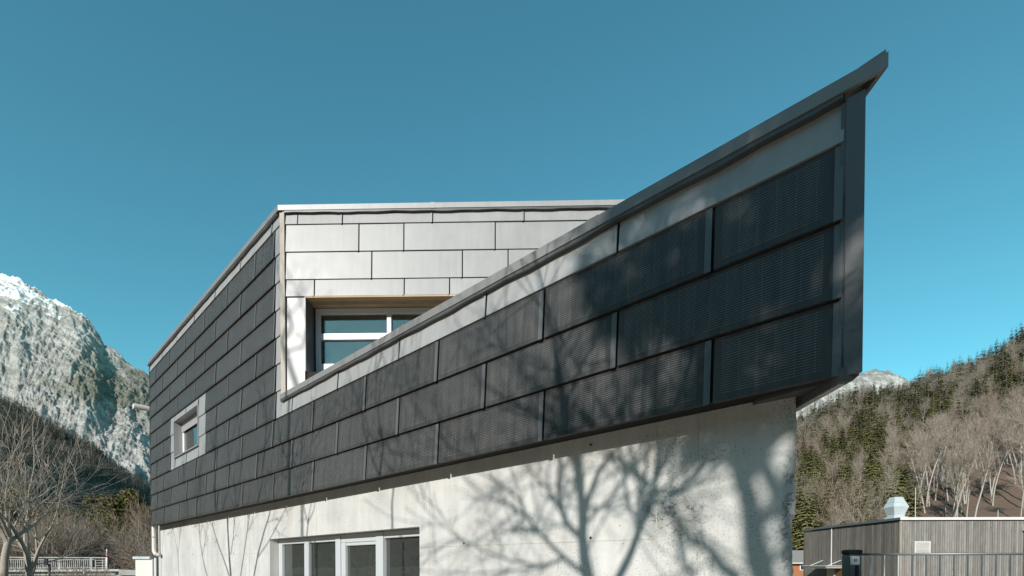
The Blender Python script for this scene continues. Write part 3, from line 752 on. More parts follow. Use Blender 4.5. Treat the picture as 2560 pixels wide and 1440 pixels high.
# wide window in the concrete
fy0, fy1 = RC+.15, RC+.22
lw = MB(); zt = LWT-.005; zg = -.70
def bar(x0, x1, z0, z1, d0=0, d1=0): lw.box(x0, x1, fy0+d0, fy1+d1, z0, z1)
bar(-7.775, -7.645, LWB, zt); bar(-6.765, -6.60, LWB, zg); bar(-5.70, -5.56, LWB, zt-.004, -.012); bar(-5.555, -5.44, LWB, zg-.03, .004)
bar(-4.60, -4.43, LWB, zt-.004, -.012); bar(-3.60, -3.445, LWB, zt)
bar(-7.64, -5.705, zg, zt, .002); bar(-5.55, -4.605, zg-.029, zt, .002); bar(-4.425, -3.605, zg, zt, .002)
bar(-5.435, -4.61, zg-.075, zg-.03, .012)
wide = lw.build('wide_window', M['frame_grey'], cw, FAC, bevel=.006)
for x0, x1, zt_ in ((-7.64, -6.77, zg), (-6.595, -5.705, zg), (-5.435, -4.61, zg-.076), (-4.425, -3.605, zg)):
    MB().box(x0, x1, fy0+.045, fy0+.051, LWB, zt_).build('pane', M['glass'], cw, FAC)
MB().box(-8.2, -3.0, RC+2.6, RC+2.62, LWB-.1, .1).build('room_back', M['backing'], cw, FAC)
cu = MB(); 
for i in range(14):
    xa = -7.62+.02*i; cu.add([(xa, RC+.36+.012*(i % 2), LWB), (xa+.02, RC+.36+.012*((i+1) % 2), LWB), (xa+.02, RC+.36+.012*((i+1) % 2), zg), (xa, RC+.36+.012*(i % 2), zg)], [(0, 1, 2, 3)])
cu.build('curtain', M['curtain'], cw, FAC)

# --- rainwater pipe and gutter end at the far left corner
mb = MB(); px = -SL-.105
mb.tube([(px, .06, 2.72), (px, .05, 2.60), (px, .05, -.62), (px+.02, .05, -.70), (px+.09, .06, -.76), (px+.24, .12, -.80)], [.045, .05, .05, .05, .05, .05], 12)
dp = mb.build('downpipe', M['zinc'], bld, FAC, smooth=True)
mb = MB()
for z_ in (2.2, .8, -.3): mb.tube([(px, .05, z_-.012), (px, .05, z_+.012)], .056, 12)
mb.build('pipe_clip', M['mid_sheet'], dp, FAC)
mb = MB(); n_ = 10
for y_, r_ in ((-.34, .14), (-.30, .14), (.10, .10)):
    pass
ringv = []
for (y_, r_, zc_) in ((-.36, .125, 3.30), (.02, .105, 3.26)):
    for rr in (r_, r_-.008):
        ringv += [(-SL-.20+rr*math.cos(math.pi+math.pi*i/n_)+(.10 if y_ > 0 else 0), y_, zc_+rr*math.sin(math.pi+math.pi*i/n_)) for i in range(n_+1)]
m_ = n_+1; fs = []
for i in range(n_):
    fs += [(i, i+1, 2*m_+i+1, 2*m_+i), (m_+i, 3*m_+i, 3*m_+i+1, m_+i+1), (i, m_+i, m_+i+1, i+1), (2*m_+i, 2*m_+i+1, 3*m_+i+1, 3*m_+i)]
fs += [(0, 2*m_, 3*m_, m_), (n_, m_+n_, 3*m_+n_, 2*m_+n_)]
fs += [tuple(m_+i for i in range(m_))]
mb.add(ringv, fs); mb.build('gutter_end', M['white_edge'], bld, FAC)
# low rendered pier with a metal cap at the foot of the building
pr = empty('rendered_pier', (-10.46, 14.5, 0), 'low white rendered pier with grey metal cap at the far building corner', 'wall')
MB().box(-10.70, -10.22, 14.25, 14.75, 0, H+.125).build('pier', M['render'], pr)
MB().box(-10.74, -10.26, 14.20, 14.80, H+.126, H+.195).build('cap', M['galv'], pr)
pp = MB(); pp.tube([(-10.16, 14.30, 0), (-10.16, 14.30, H+.16)], .035, 10); pp.build('standpipe', M['zinc'], pr, smooth=True)

# ------------------------------------------------------------------ trees
def leafcards(mb, c, rx, rz, n, rng, size):
    for _ in range(n):
        u = Vector((rng.gauss(0,1), rng.gauss(0,1), rng.gauss(0,1))); u.normalize(); u *= rng.random()**.4
        p = Vector(c)+Vector((u.x*rx, u.y*rx, u.z*rz))
        a = Vector((rng.gauss(0,1), rng.gauss(0,1), rng.gauss(0,.6))).normalized(); b = a.orthogonal().normalized()
        b = (Matrix.Rotation(rng.random()*6.28, 3, a) @ b)
        s = size*rng.uniform(.6, 1.3)
        mb.add([tuple(p-a*s), tuple(p+b*s*.45), tuple(p+a*s), tuple(p-b*s*.45)], [(0,1,2,3)])
def conifer_parts(seed, h=20.0, r=3.4, whorls=24, per=8, cards=5, bare=.12):
    rng = random.Random(seed); tr = MB(); cr = MB()
    lean = Vector((rng.uniform(-.3,.3), rng.uniform(-.3,.3), 0))
    tr.tube([(0,0,-.8), (lean.x*.4, lean.y*.4, h*.45), (lean.x, lean.y, h*.98)], [.018*h, .012*h, .01], 5)
    ph = rng.random()*9
    for w_ in range(whorls):
        t = bare+(1-bare)*(w_+rng.random()*.7)/whorls
        z = h*t; L = r*((1-t)**.75)*rng.uniform(.75, 1.15)+.12
        L *= .55+.45*min(1, (t-bare)/.14+.3)
        n = max(4, int(per*(.6+.5*(1-t))))
        for j in range(n):
            if rng.random() < .13: continue
            az = ph+j*6.283/n+rng.uniform(-.35,.35)+w_*1.3
            l = L*rng.uniform(.65, 1.2)
            d = Vector((math.cos(az), math.sin(az), 0)); sd = Vector((-d.y, d.x, 0))
            k = max(2, int(round(cards*(.5+.6*(1-t)))))
            for q in range(k):
                f0 = .12+.88*q/k; f1 = f0+1.15/k
                droop = -.32*l
                def pt(f): return Vector((lean.x*t, lean.y*t, z))+d*l*f+Vector((0,0,droop*f*f+.10*l*f))
                p0, p1 = pt(f0), pt(f1)
                wd = l*(.30*(1-.62*f0))*rng.uniform(.7,1.35)+.05
                o1 = Vector((0,0,-wd*rng.uniform(.25,.9))); o2 = Vector((0,0,-wd*rng.uniform(.25,.9)))
                cr.add([tuple(p0), tuple(p0*.45+p1*.55+sd*wd+o1), tuple(p1+Vector((0,0,-.05*l))), tuple(p0*.45+p1*.55-sd*wd+o2)], [(0,1,2),(0,2,3)])
    return tr, cr
def grow(mb, p, d, L, r, lvl, rng, P):
    """one branch: a bent tapering tube, then its children"""
    n = P['seg'][min(lvl, len(P['seg'])-1)]
    pts = [p.copy()]; rad = [r]; dd = d.copy(); step = L/n
    r1 = r*P['taper']
    for i in range(n):
        dd = (dd+Vector((rng.gauss(0,1), rng.gauss(0,1), rng.gauss(0,1)))*P['wob']+Vector((0,0,P['up']))).normalized()
        pts.append(pts[-1]+dd*step); rad.append(max(P['rmin'], r+(r1-r)*(i+1)/n))
    mb.tube(pts, rad, P['sides'][min(lvl, len(P['sides'])-1)], cap=False)
    if lvl >= P['levels']: return
    for c in range(P['kids'][min(lvl, len(P['kids'])-1)]):
        f = rng.uniform(P['from'], 1.0); i = min(n-1, int(f*n)); q = pts[i].lerp(pts[i+1], f*n-i)
        ax = (pts[i+1]-pts[i]).normalized(); o = ax.orthogonal().normalized(); o = Matrix.Rotation(rng.random()*6.283, 3, ax) @ o
        an = math.radians(rng.uniform(*P['ang']))
        nd = (ax*math.cos(an)+o*math.sin(an)).normalized()
        rr = max(P['rmin'], (r+(r1-r)*f)*rng.uniform(.45, .7))
        grow(mb, q, nd, L*rng.uniform(*P['len']), rr, lvl+1, rng, P)
    if P.get('lead', True):
        grow(mb, pts[-1], dd, L*rng.uniform(.6, .8), max(P['rmin'], r1), lvl+1, rng, P)
def bare_parts(seed, h=18.0, r=.2, trunk=.45, P=None, spread=1.0, lean=0.0):
    rng = random.Random(seed); tr = MB(); cr = MB()
    Q = dict(seg=[3,2,2,1], sides=[5,4,3,3], taper=.55, wob=.10, up=.10, levels=3, kids=[5,5,4], ang=(22, 55), len=(.45,.8), rmin=.012, lead=True)
    Q['from'] = .15
    if P: Q.update(P)
    pts = [Vector((0,0,-.6))]; rad = [r*1.15]; d = Vector((rng.uniform(-.1,.1)+lean, rng.uniform(-.1,.1), 1)).normalized()
    n = 5
    for i in range(n):
        d = (d+Vector((rng.gauss(0,.05), rng.gauss(0,.05), .03))).normalized()
        pts.append(pts[-1]+d*(h*trunk+.6)/n); rad.append(r*(1-.35*(i+1)/n))
    tr.tube(pts, rad, Q.get('tsides', 7), cap=False)
    nk = Q.get('main', 5)
    for c in range(nk):
        f = rng.uniform(.55, 1.0) if c else 1.0
        i = min(n-1, int(f*n)); q = pts[i].lerp(pts[i+1], f*n-i)
        az = 6.283*c/nk+rng.uniform(-.5,.5); an = math.radians(rng.uniform(12, 42))*spread if c else .05
        dd = Vector((math.sin(an)*math.cos(az), math.sin(an)*math.sin(az), math.cos(an)))
        grow(cr, q, dd, h*(1-trunk)*rng.uniform(.36, .52), r*rng.uniform(.4,.62), 0, rng, Q)
    return tr, cr
def tree_proto(name, tr, cr, tm, cm, smooth=True):
    return (tr.mesh(name+'_trunk', tm, True), cr.mesh(name+'_crown', cm, False))
def plant_tree(name, proto, loc, rz, s, label, cat='tree', group=None, sz=1.0, crown='crown'):
    e = bpy.data.objects.new(name, None); col.objects.link(e); e.empty_display_size = .5
    e.matrix_basis = Matrix.Translation(loc) @ Matrix.Rotation(rz, 4, 'Z') @ Matrix.Diagonal((s, s, s*sz, 1)); WM[e] = e.matrix_basis.copy()
    tag(e, label, cat, group)
    for nm, me in zip(('trunk', crown), proto):
        o = bpy.data.objects.new(nm, me); col.objects.link(o); o.parent = e
    return e
def joined(name, items, mats, label, cat, kind='stuff'):
    """one mesh holding many trees that cannot be told apart; items: (list of (verts ndarray, faces ndarray, mat index)), matrix"""
    V = []; F = []; MI = []; b = 0
    for parts, Mx in items:
        A = np.array(Mx)
        for (v, f, mi) in parts:
            vv = v @ A[:3,:3].T + A[:3,3]
            V.append(vv); F.append(f+b); MI.append(np.full(len(f), mi)); b += len(v)
    V = np.concatenate(V); F = np.concatenate(F); MI = np.concatenate(MI)
    me = bpy.data.meshes.new(name)
    me.vertices.add(len(V)); me.vertices.foreach_set('co', V.astype(np.float32).ravel())
    me.loops.add(F.size); me.loops.foreach_set('vertex_index', F.astype(np.int32).ravel())
    me.polygons.add(len(F)); me.polygons.foreach_set('loop_start', np.arange(0, F.size, F.shape[1], dtype=np.int32))
    for m in mats: me.materials.append(m)
    me.polygons.foreach_set('material_index', MI.astype(np.int32))
    me.update(calc_edges=True); me.validate()
    o = bpy.data.objects.new(name, me); col.objects.link(o); WM[o] = I4
    return tag(o, label, cat, None, kind)
def tris(mb, mi):
    v = np.array(mb.v); out = []
    for f in mb.f:
        for i in range(1, len(f)-1): out.append((f[0], f[i], f[i+1]))
    return (v, np.array(out), mi)

BEECH = dict(levels=3, kids=[4,4,3], seg=[3,2,1,1], wob=.09, up=.16, main=6, sides=[4,3,3,3], rmin=.022)
con = [conifer_parts(10+i, 20, 3.9+.45*(i % 3), 25, 10, 5, .05) for i in range(4)]
conP = [tree_proto('spruce%d' % i, a, b, M['bark_dark'], M['needle']) for i, (a, b) in enumerate(con)]
bee = [bare_parts(30+i, 20, .20, .42+.06*(i % 2), BEECH, .8) for i in range(4)]
beeP = [tree_proto('beech%d' % i, a, b, M['bark_pale'], M['twig_pale'] if i % 2 else M['twig_red']) for i, (a, b) in enumerate(bee)]
talP = [tree_proto('tall_beech%d' % i, *bare_parts(90+i, 22, .21, .66, dict(BEECH, main=5), .6, .012*(i-1)), M['bark_pale'], M['twig_pale']) for i in range(4)]
conL = [conifer_parts(50+i, 20, 4.2, 14, 7, 3, .05) for i in range(3)]
beeL = [bare_parts(60+i, 20, .16, .38, dict(levels=2, kids=[7,5,3], seg=[2,1,1], up=.16, main=6, sides=[3,3,3], rmin=.035, tsides=4), .85) for i in range(3)]
conLt = [[tris(a, 0), tris(b, 1)] for a, b in conL]
beeLt = [[tris(a, 2), tris(b, 3)] for a, b in beeL]

rng = random.Random(4)
cand = []
for _ in range(4200):
    y = math.sqrt(rng.uniform(96**2, 372**2)); m = rng.uniform(.52, 1.10); x = m*y
    cand.append((x, y, m))
# thin out: keep a minimum spacing
kept = []; cell = {}
for x, y, m in cand:
    c = (int(x//4), int(y//4)); ok = True
    for dx in (-1, 0, 1):
        for dy in (-1, 0, 1):
            for (px, py) in cell.get((c[0]+dx, c[1]+dy), ()):
                if (px-x)**2+(py-y)**2 < 3.0**2: ok = False
    if ok: cell.setdefault(c, []).append((x, y)); kept.append((x, y, m))
trees = []
for x, y, m in kept:
    z = hill_z(x, y)
    mix = mnoise.noise(Vector((x*.035, y*.035, 2.0)))
    beech_p = interp(m, [(.55,.18),(.70,.20),(.80,.50),(.88,.9),(1.05,.95)]) if y < 185 else interp(m, [(.55,.22),(.75,.25),(.9,.22),(1.05,.20)])
    is_b = rng.random() < min(.97, max(.04, beech_p+mix*.55))
    if y > 300 and is_b and rng.random() < .35: continue
    if m > .80 and y < 158: continue
    trees.append((x, y, z, is_b, rng.uniform(.48, .86)*(0.88 if is_b else .92), rng.random()*6.283, rng.randrange(4)))
for _ in range(60):
    y = rng.uniform(108, 156); m = rng.uniform(.80, 1.06)
    plant_tree('beech_tree', talP[rng.randrange(4)], (m*y, y, hill_z(m*y, y)), rng.random()*6.28, rng.uniform(.62, .95), 'tall pale beech trunk standing in brown leaf litter above the hall roof', 'tree', 'tall beeches above the hall roof', rng.uniform(.95, 1.15))
near = sorted(trees, key=lambda t: t[1]/t[4])
ncon = nbee = 0; rest = []
for x, y, z, is_b, s, rz, kd in near:
    if is_b and nbee < 120:
        nbee += 1
        plant_tree('beech_tree', beeP[kd], (x, y, z), rz, s, 'bare pale beech tree on the brown wooded hillside at the right', 'tree', 'bare beeches on the hillside at the right', rng.uniform(.9, 1.15))
    elif not is_b and ncon < 150:
        ncon += 1
        plant_tree('spruce_tree', conP[kd], (x, y, z), rz, s, 'dark olive spruce on the wooded hillside at the right', 'tree', 'spruces on the hillside at the right', rng.uniform(.9, 1.15))
    else:
        L = (beeLt if is_b else conLt)[kd % 3]
        rest.append((L, Matrix.Translation((x, y, z)) @ Matrix.Rotation(rz, 4, 'Z') @ Matrix.Diagonal((s, s, s*rng.uniform(.9,1.15), 1))))
joined('far_hillside_wood', rest, [M['bark_dark'], M['needle'], M['bark'], M['twig_pale']], 'mixed spruce and bare beech wood covering the upper hillside at the right', 'wood')
# far wood on the spur at the left
conT = [conifer_parts(70+i, 19, 4.2, 8, 6, 2, .04) for i in range(3)]
beeT = [bare_parts(80+i, 17, .22, .4, dict(levels=1, kids=[5,4], seg=[2,1], main=5, sides=[3,3], rmin=.09, tsides=3), .9) for i in range(3)]
conTt = [[tris(a, 0), tris(b, 1)] for a, b in conT]; beeTt = [[tris(a, 2), tris(b, 3)] for a, b in beeT]
items = []
for _ in range(5200):
    y = math.sqrt(rng.uniform(300**2, 1060**2)); m = rng.uniform(-1.12, -.66); x = m*y
    nv = mnoise.noise(Vector((x*.006, y*.006, 5.0)))
    e = spur_z(x, y)/y
    if nv < -.30 and y < 700: continue
    bp = .10 if y > 560 else .5
    L = (beeTt if rng.random() < bp+nv*.3 else conTt)[rng.randrange(3)]
    s = rng.uniform(.95, 1.6)
    items.append((L, Matrix.Translation((x, y, spur_z(x, y))) @ Matrix.Rotation(rng.random()*6.28, 4, 'Z') @ Matrix.Diagonal((s, s, s, 1))))
joined('far_spur_wood', items, [M['bark_dark'], M['needle_far'], M['bark'], M['twig_red']], 'dark conifer wood on the spur below the snowy mountain', 'wood')

# ------------------------------------------------------------------ timber-clad hall at the right
hx, hy = 24.75, 32.0                                              # near left corner
hz = H+2.82                                                       # top of the wall
hall = empty('timber_hall', (hx+4, hy+5, 0), 'low flat-roofed hall clad in weathered grey vertical boards', 'building')
HF = frame(Vector((hx, hy, 0)), EU, EN)                           # x along the front, y away along the left side
FRONT, SIDE = 12.0, 11.0
MB().box(.05, FRONT, .05, SIDE, 0, hz-.1).build('core_wall', M['backing'], hall, HF)
hr = random.Random(12)
bmesh_cache = {}
def board_mesh(w_, z0, z1, key, mat):
    if key not in bmesh_cache: bmesh_cache[key] = MB().box(0, w_, -.022, .02, z0, z1).mesh('board', mat)
    return bmesh_cache[key]
# front boards; a louvred vent sits between two of them
x = .0; bw = .148
while x < FRONT-.1:
    put('board', board_mesh(bw-.028, .05, hz-.12, ('f', 0), M['board']), hall, HF @ T(x, .03-hr.uniform(0, .012), 0)); x += bw
y = .09; bw2 = .15
while y < SIDE-.1:
    put('board', board_mesh(bw2-.03, .05, hz-.10, ('s', 0), M['board_shaded']), hall, HF @ T(.03-hr.uniform(0, .012), y+bw2-.03, 0) @ Matrix.Rotation(-math.pi/2, 4, 'Z')); y += bw2
MB().box(-.03, .10, -.035, .09, .02, hz-.1).build('corner_board', M['canopy_wood'], hall, HF, bevel=.005)
MB().box(-.05, -.012, 7.05, 7.13, 1.3, hz-.1).build('cover_strip', M['white_edge'], hall, HF)
mb = MB(); mb.box(-.10, FRONT+.2, -.10, SIDE+.1, hz-.02, hz+.10); mb.build('roof', M['galv'], hall, HF)
MB().box(-.11, FRONT+.2, -.13, -.10, hz-.06, hz+.11).build('roof_edge', M['white_edge'], hall, HF)
MB().box(-.13, -.10, -.13, SIDE+.1, hz-.05, hz+.105).build('roof_edge', M['reveal_dark'], hall, HF)
MB().box(-.02, FRONT, -.015, .03, hz-.10, hz-.03).build('rafter_strip', M['door_wood'], hall, HF)
# exhaust cowl on the roof: square in plan, bulging hexagonal profile
def cowl(cx, cy, z0):
    prof = [(0, .43), (.16, .43), (.161, .34), (.36, .34), (.80, .49), (1.10, .37), (1.105, .365), (1.45, .26)]
    e = empty('exhaust_cowl', HF @ Vector((cx, cy, z0)), 'angular galvanised exhaust cowl on the hall roof', 'vent', rz=PSI)
    for i, ((za, ra), (zb2, rb)) in enumerate(zip(prof, prof[1:])):
        if zb2-za < .01: continue
        mb = MB(); mb.hexa([(-ra, -ra, za), (ra, -ra, za), (ra, ra, za), (-ra, ra, za), (-rb, -rb, zb2), (rb, -rb, zb2), (rb, rb, zb2), (-rb, rb, zb2)])
        mb.build('cowl_section', M['galv'], e, WM[e], bevel=.008)
    MB().box(-.365, .365, -.365, .365, .345, .37).build('flange', M['galv'], e, WM[e])
    MB().box(-.385, .385, -.385, .385, 1.092, 1.112).build('flange', M['galv'], e, WM[e])
cowl(.40, .95, hz+.06)
lr = MB(); lr.tube([(1.15, .3, hz+.1), (1.15, .3, hz+2.05)], [.022, .016], 8)
tag(lr.build('lightning_rod', M['zinc'], None, HF), 'thin pale lightning rod standing beside the exhaust cowl', 'rod')
lr = MB(); lr.tube([(6.45, .4, hz+.1), (6.45, .4, hz+.62)], [.022, .018], 8)
tag(lr.build('roof_pipe', M['galv'], None, HF), 'short thin pipe on the hall roof in front of beech trunks', 'pipe')
# louvre
lv = MB(); lx0, lx1, lz0, lz1 = .95, 1.82, H+.66, H+1.36
lv.box(lx0-.05, lx1+.05, -.05, .02, lz0-.05, lz0); lv.box(lx0-.05, lx1+.05, -.05, .02, lz1, lz1+.05); lv.box(lx0-.05, lx0, -.05, .02, lz0, lz1); lv.box(lx1, lx1+.05, -.05, .02, lz0, lz1)
lo = lv.build('louvre', M['white_edge'], hall, HF)
for i in range(9):
    z_ = lz0+.03+i*.076; mb = MB(); mb.hexa([(lx0, -.045, z_), (lx1, -.045, z_), (lx1, 0, z_+.05), (lx0, 0, z_+.05), (lx0, -.045, z_+.012), (lx1, -.045, z_+.012), (lx1, 0, z_+.062), (lx0, 0, z_+.062)])
    mb.build('slat', M['zinc'], lo, HF)
# downpipe with hopper
mb = MB(); mb.tube([(7.72, -.12, 0), (7.72, -.12, hz-.75)], .06, 10); hp = mb.build('downpipe', M['white_edge'], hall, HF, smooth=True)
MB().hexa([(7.56, -.30, hz-.75), (7.90, -.30, hz-.75), (7.90, .0, hz-.75), (7.56, .0, hz-.75), (7.50, -.36, hz-.36), (8.2, -.36, hz-.36), (8.2, .0, hz-.36), (7.50, .0, hz-.36)]).build('hopper', M['galv'], hp, HF)
# canopy over the side door
cn = MB(); cn.box(-1.3, -.03, 5.6, 8.6, H-.36, H-.22); cno = cn.build('canopy', M['canopy_wood'], hall, HF)
MB().box(-1.4, -.03, 5.5, 8.7, H-.219, H-.16).build('canopy_sheet', M['galv'], cno, HF)
st = MB(); st.tube([(-1.0, 8.2, H-.16), (-.03, 8.2, H+.24)], .02, 6); st.build('tie_rod', M['white_edge'], cno, HF)
st = MB(); st.tube([(-1.0, 5.9, H-.16), (-.03, 5.9, H+.24)], .02, 6); st.build('tie_rod', M['white_edge'], cno, HF)
MB().box(-.06, .0, 5.7, 6.5, .05, H-.42).build('door', M['door_wood'], hall, HF)
MB().box(-.06, .0, 6.6, 7.6, .05, H-.42).build('door_panel', M['concrete2'], hall, HF)
# small house seen past the concrete corner
hs = empty('small_house', (37.0, 60.0, 0), 'small orange house with grey roof behind the concrete corner', 'house')
mb = MB(); mb.box(33.4, 37.2, 60, 66, 0, 1.75); mb.build('wall', M['orange'], hs)
mb = MB(); mb.hexa([(32.9, 59.6, 1.75), (37.6, 59.6, 1.75), (37.6, 66.4, 1.75), (32.9, 66.4, 1.75), (32.9, 62.9, 3.3), (37.6, 62.9, 3.3), (37.6, 63.1, 3.3), (32.9, 63.1, 3.3)]); mb.build('roof', M['roof_tile'], hs)
wn = MB().box(34.5, 35.3, 59.95, 59.99, .9, 1.45).build('window', M['glass'], hs)
mb = MB()
for (x0, x1, z0, z1) in ((34.42, 34.5, .82, 1.53), (35.3, 35.38, .82, 1.53), (34.5, 35.3, 1.45, 1.53), (34.5, 35.3, .82, .9)): mb.box(x0, x1, 59.92, 59.99, z0, z1)
mb.build('window_frame', M['white'], wn)
MB().box(32.9, 37.6, 59.5, 59.59, 1.62, 1.76).build('gutter', M['zinc'], hs)

# ------------------------------------------------------------------ railing in front of the hall
ry = 4.85
rl = empty('steel_railing', (4.2, ry, 0), 'dark steel railing with thin round bars in front of the hall', 'railing')
rp0, rp1 = 3.225, 3.345
MB().box(rp0, rp1, ry-.06, ry+.06, 0, H+.085).build('post', M['rail_dark'], rl, bevel=.008)
MB().box(rp0-.006, rp1+.008, ry-.066, ry+.066, H+.086, H+.132).build('post_cap', M['black'], rl, bevel=.012)
MB().box(rp0+.002, rp1-.03, ry-.072, ry-.0605, H-.012, H+.070).build('bracket', M['galv'], rl, bevel=.003)
ring(I4, rp0+.045, H+.030, ry-.0725, .008, .014, 'bolt', M['rail_dark'], rl)
MB().box(rp0+.05, rp0+.085, ry-.0615, ry-.0602, 0, H-.02).build('post_groove', M['black'], rl)
mb = MB(); mb.tube([(rp1-.02, ry, H+.088), (9.0, ry-.25, H+.098)], .0115, 8); mb.build('top_rail', M['rail_dark'], rl, smooth=True)
mb = MB(); mb.tube([(rp1-.02, ry, .25), (9.0, ry-.25, .25)], .0115, 8); mb.build('bottom_rail', M['rail_dark'], rl, smooth=True)
x = rp1+.12
while x < 8.9:
    yy = ry-.25*(x-rp1)/(9.0-rp1)
    mb = MB(); mb.tube([(x, yy, .25), (x, yy, H+.085)], .0062, 6, cap=False); mb.build('baluster', M['rail_dark'] if x > 3.75 else M['galv'], rl, smooth=True); x += .129

# ------------------------------------------------------------------ bridge at the left
def lerp3(a_, b_, t): return tuple(a_[i]+(b_[i]-a_[i])*t for i in range(3))
B0, B1 = Vector((-46.0, 40.0, 0)), Vector((-36.5, 45.2, 0))
bd = (B1-B0).normalized(); bn = Vector((-bd.y, bd.x, 0)); bl = (B1-B0).length
BR = frame(Vector((B0.x, B0.y, 0)), bd, bn)
br = empty('road_bridge', tuple((B0+B1)/2), 'low concrete road bridge deck below the pale railing', 'bridge')
MB().box(-6, bl+.6, -.1, 6, .62, 1.02).build('deck', M['concrete2'], br, BR)
MB().box(-6, bl+.9, -.35, .25, .95, 1.13).build('kerb', M['render'], br, BR)
MB().box(-6, bl+3, -.02, .4, -.5, .62).build('abutment', M['concrete2'], br, BR)
mb = MB(); mb.hexa([(bl+.9, -.35, .6), (bl+9, 1.2, .3), (bl+9, 2.0, .3), (bl+.9, .25, .6), (bl+.9, -.35, 1.1), (bl+9, 1.2, .68), (bl+9, 2.0, .68), (bl+.9, .25, 1.1)]); mb.build('kerb', M['render'], br, BR)
gr = empty('bridge_railing', tuple((B0+B1)/2+Vector((0, 0, 1.1))), 'pale galvanised railing with flat balusters along the bridge', 'railing')
zt_, zb2 = 2.17, 1.27
mb = MB(); mb.box(-5.5, bl, -.06, .06, zt_-.05, zt_+.04); mb.build('top_rail', M['rail_white'], gr, BR)
mb = MB(); mb.box(-5.5, bl-.9, -.03, .03, zt_-.21, zt_-.15); mb.build('mid_rail', M['rail_white'], gr, BR)
mb = MB(); mb.box(-5.5, bl, -.03, .03, zb2-.05, zb2+.02); mb.build('bottom_rail', M['rail_white'], gr, BR)
bm = MB().box(-.022, .022, -.02, .02, zb2, zt_-.16).mesh('baluster', M['rail_white'])
pm = MB().box(-.06, .06, -.05, .05, 1.12, zt_-.02).mesh('post', M['rail_white'])
x = -5.4; i = 0
while x < bl-1.0:
    put('post' if i % 16 == 0 else 'baluster', pm if i % 16 == 0 else bm, gr, BR @ T(x, .005, 0)); x += .135; i += 1
put('post', pm, gr, BR @ T(bl-.07, 0, 0))
for z_ in (1.45, 1.68, 1.91): MB().box(bl-.85, bl-.15, -.015, .015, z_, z_+.05).build('rung', M['rail_white'], gr, BR)
for x_ in (bl-.85, bl-.35): MB().box(x_, x_+.06, -.02, .02, 1.15, 2.0).build('rung_post', M['rail_white'], gr, BR)
sp = empty('snow_pole', BR @ Vector((bl+.02, -.08, 1.1)), 'red and white marker pole at the end of the bridge railing', 'pole')
for j, (z0, z1, c_) in enumerate(((1.1, 2.22, 'white'), (2.22, 2.36, 'red'), (2.36, 2.44, 'white'), (2.44, 2.52, 'red'), (2.52, 2.95, 'white'))):
    mb = MB(); mb.tube([(bl+.02, -.1, z0), (bl+.02, -.1, z1)], .045, 8); mb.build('pole_band', M[c_], sp, BR, smooth=True)
def utility_post(px_, py_, h, label, boxes):
    e = empty('utility_post', (px_, py_, 0), label, 'post')
    mb = MB(); mb.tube([(px_, py_, 0), (px_, py_, h)], .05, 8); mb.build('post', M['galv'] if not boxes else M['dark_box'], e, smooth=True)
    for (dx, z0, z1, w_, d_) in boxes: MB().box(px_+dx-w_/2, px_+dx+w_/2, py_-.16, py_-.05, z0, z1).build('box', M['dark_box'], e, bevel=.02)
utility_post(-26.75, 29.0, 1.62, 'dark post with two small dark boxes in front of the bridge', [(-.07, 1.55, 1.93, .18, .1), (.09, 1.22, 1.50, .15, .1)])
utility_post(-25.0, 29.3, 1.50, 'thin plain steel post in front of the bridge railing', [])

# ------------------------------------------------------------------ trees and scrub at the left
LT = dict(levels=4, kids=[3, 3, 3, 1], seg=[4, 3, 3, 2, 1], taper=.36, wob=.10, up=.04, main=5, sides=[6, 5, 4, 3, 3], rmin=.0045, ang=(20, 50))
for i, (x, y, h, r, sd, ln, lab) in enumerate(((-17.25, 17.0, 7.6, .145, 101, .0, 'bare thick-trunked tree at the left picture edge'),
                                        (-16.75, 17.6, 7.0, .135, 104, -.10, 'bare leaning tree beside the left picture edge, before the bridge'))):
    a_, b_ = bare_parts(sd, h, r, .34, LT, 1.15, ln)
    plant_tree('bare_tree', tree_proto('left_tree%d' % i, a_, b_, M['bark_mid'], M['bark_mid']), (x, y, 0), i*1.3, 1.0, lab, 'tree', 'bare trees by the bridge')
SC = dict(levels=3, kids=[5, 5, 3], seg=[3, 2, 2, 1], wob=.10, up=.13, main=6, sides=[4, 3, 3, 3], rmin=.012)
wood = [bare_parts(200+i, 11, .10, .22+.1*(i % 2), SC, .75) for i in range(4)]
woodP = [tree_proto('wood%d' % i, a_, b_, M['bark_pale'] if i % 2 else M['bark'], M['twig'] if i % 2 else M['twig_pale']) for i, (a_, b_) in enumerate(wood)]
def pine_parts(seed, h=10, r=2.6):
    rg = random.Random(seed); tr = MB(); cr = MB()
    tr.tube([(0, 0, -.3), (.1, 0, h*.5), (0, .1, h*.95)], [.13, .09, .02], 6)
    for _ in range(42):
        t = rg.uniform(.28, 1); az = rg.random()*6.28; rr = r*(1-t)**.55*rg.uniform(.3, 1)
        leafcards(cr, (rr*math.cos(az), rr*math.sin(az), h*t), .75, .45, 30, rg, .20)
    return tr, cr
pineP = [tree_proto('pine%d' % i, *pine_parts(300+i, 10, 2.6+.4*i), M['bark'], M['pine']) for i in range(2)]
bushP = []
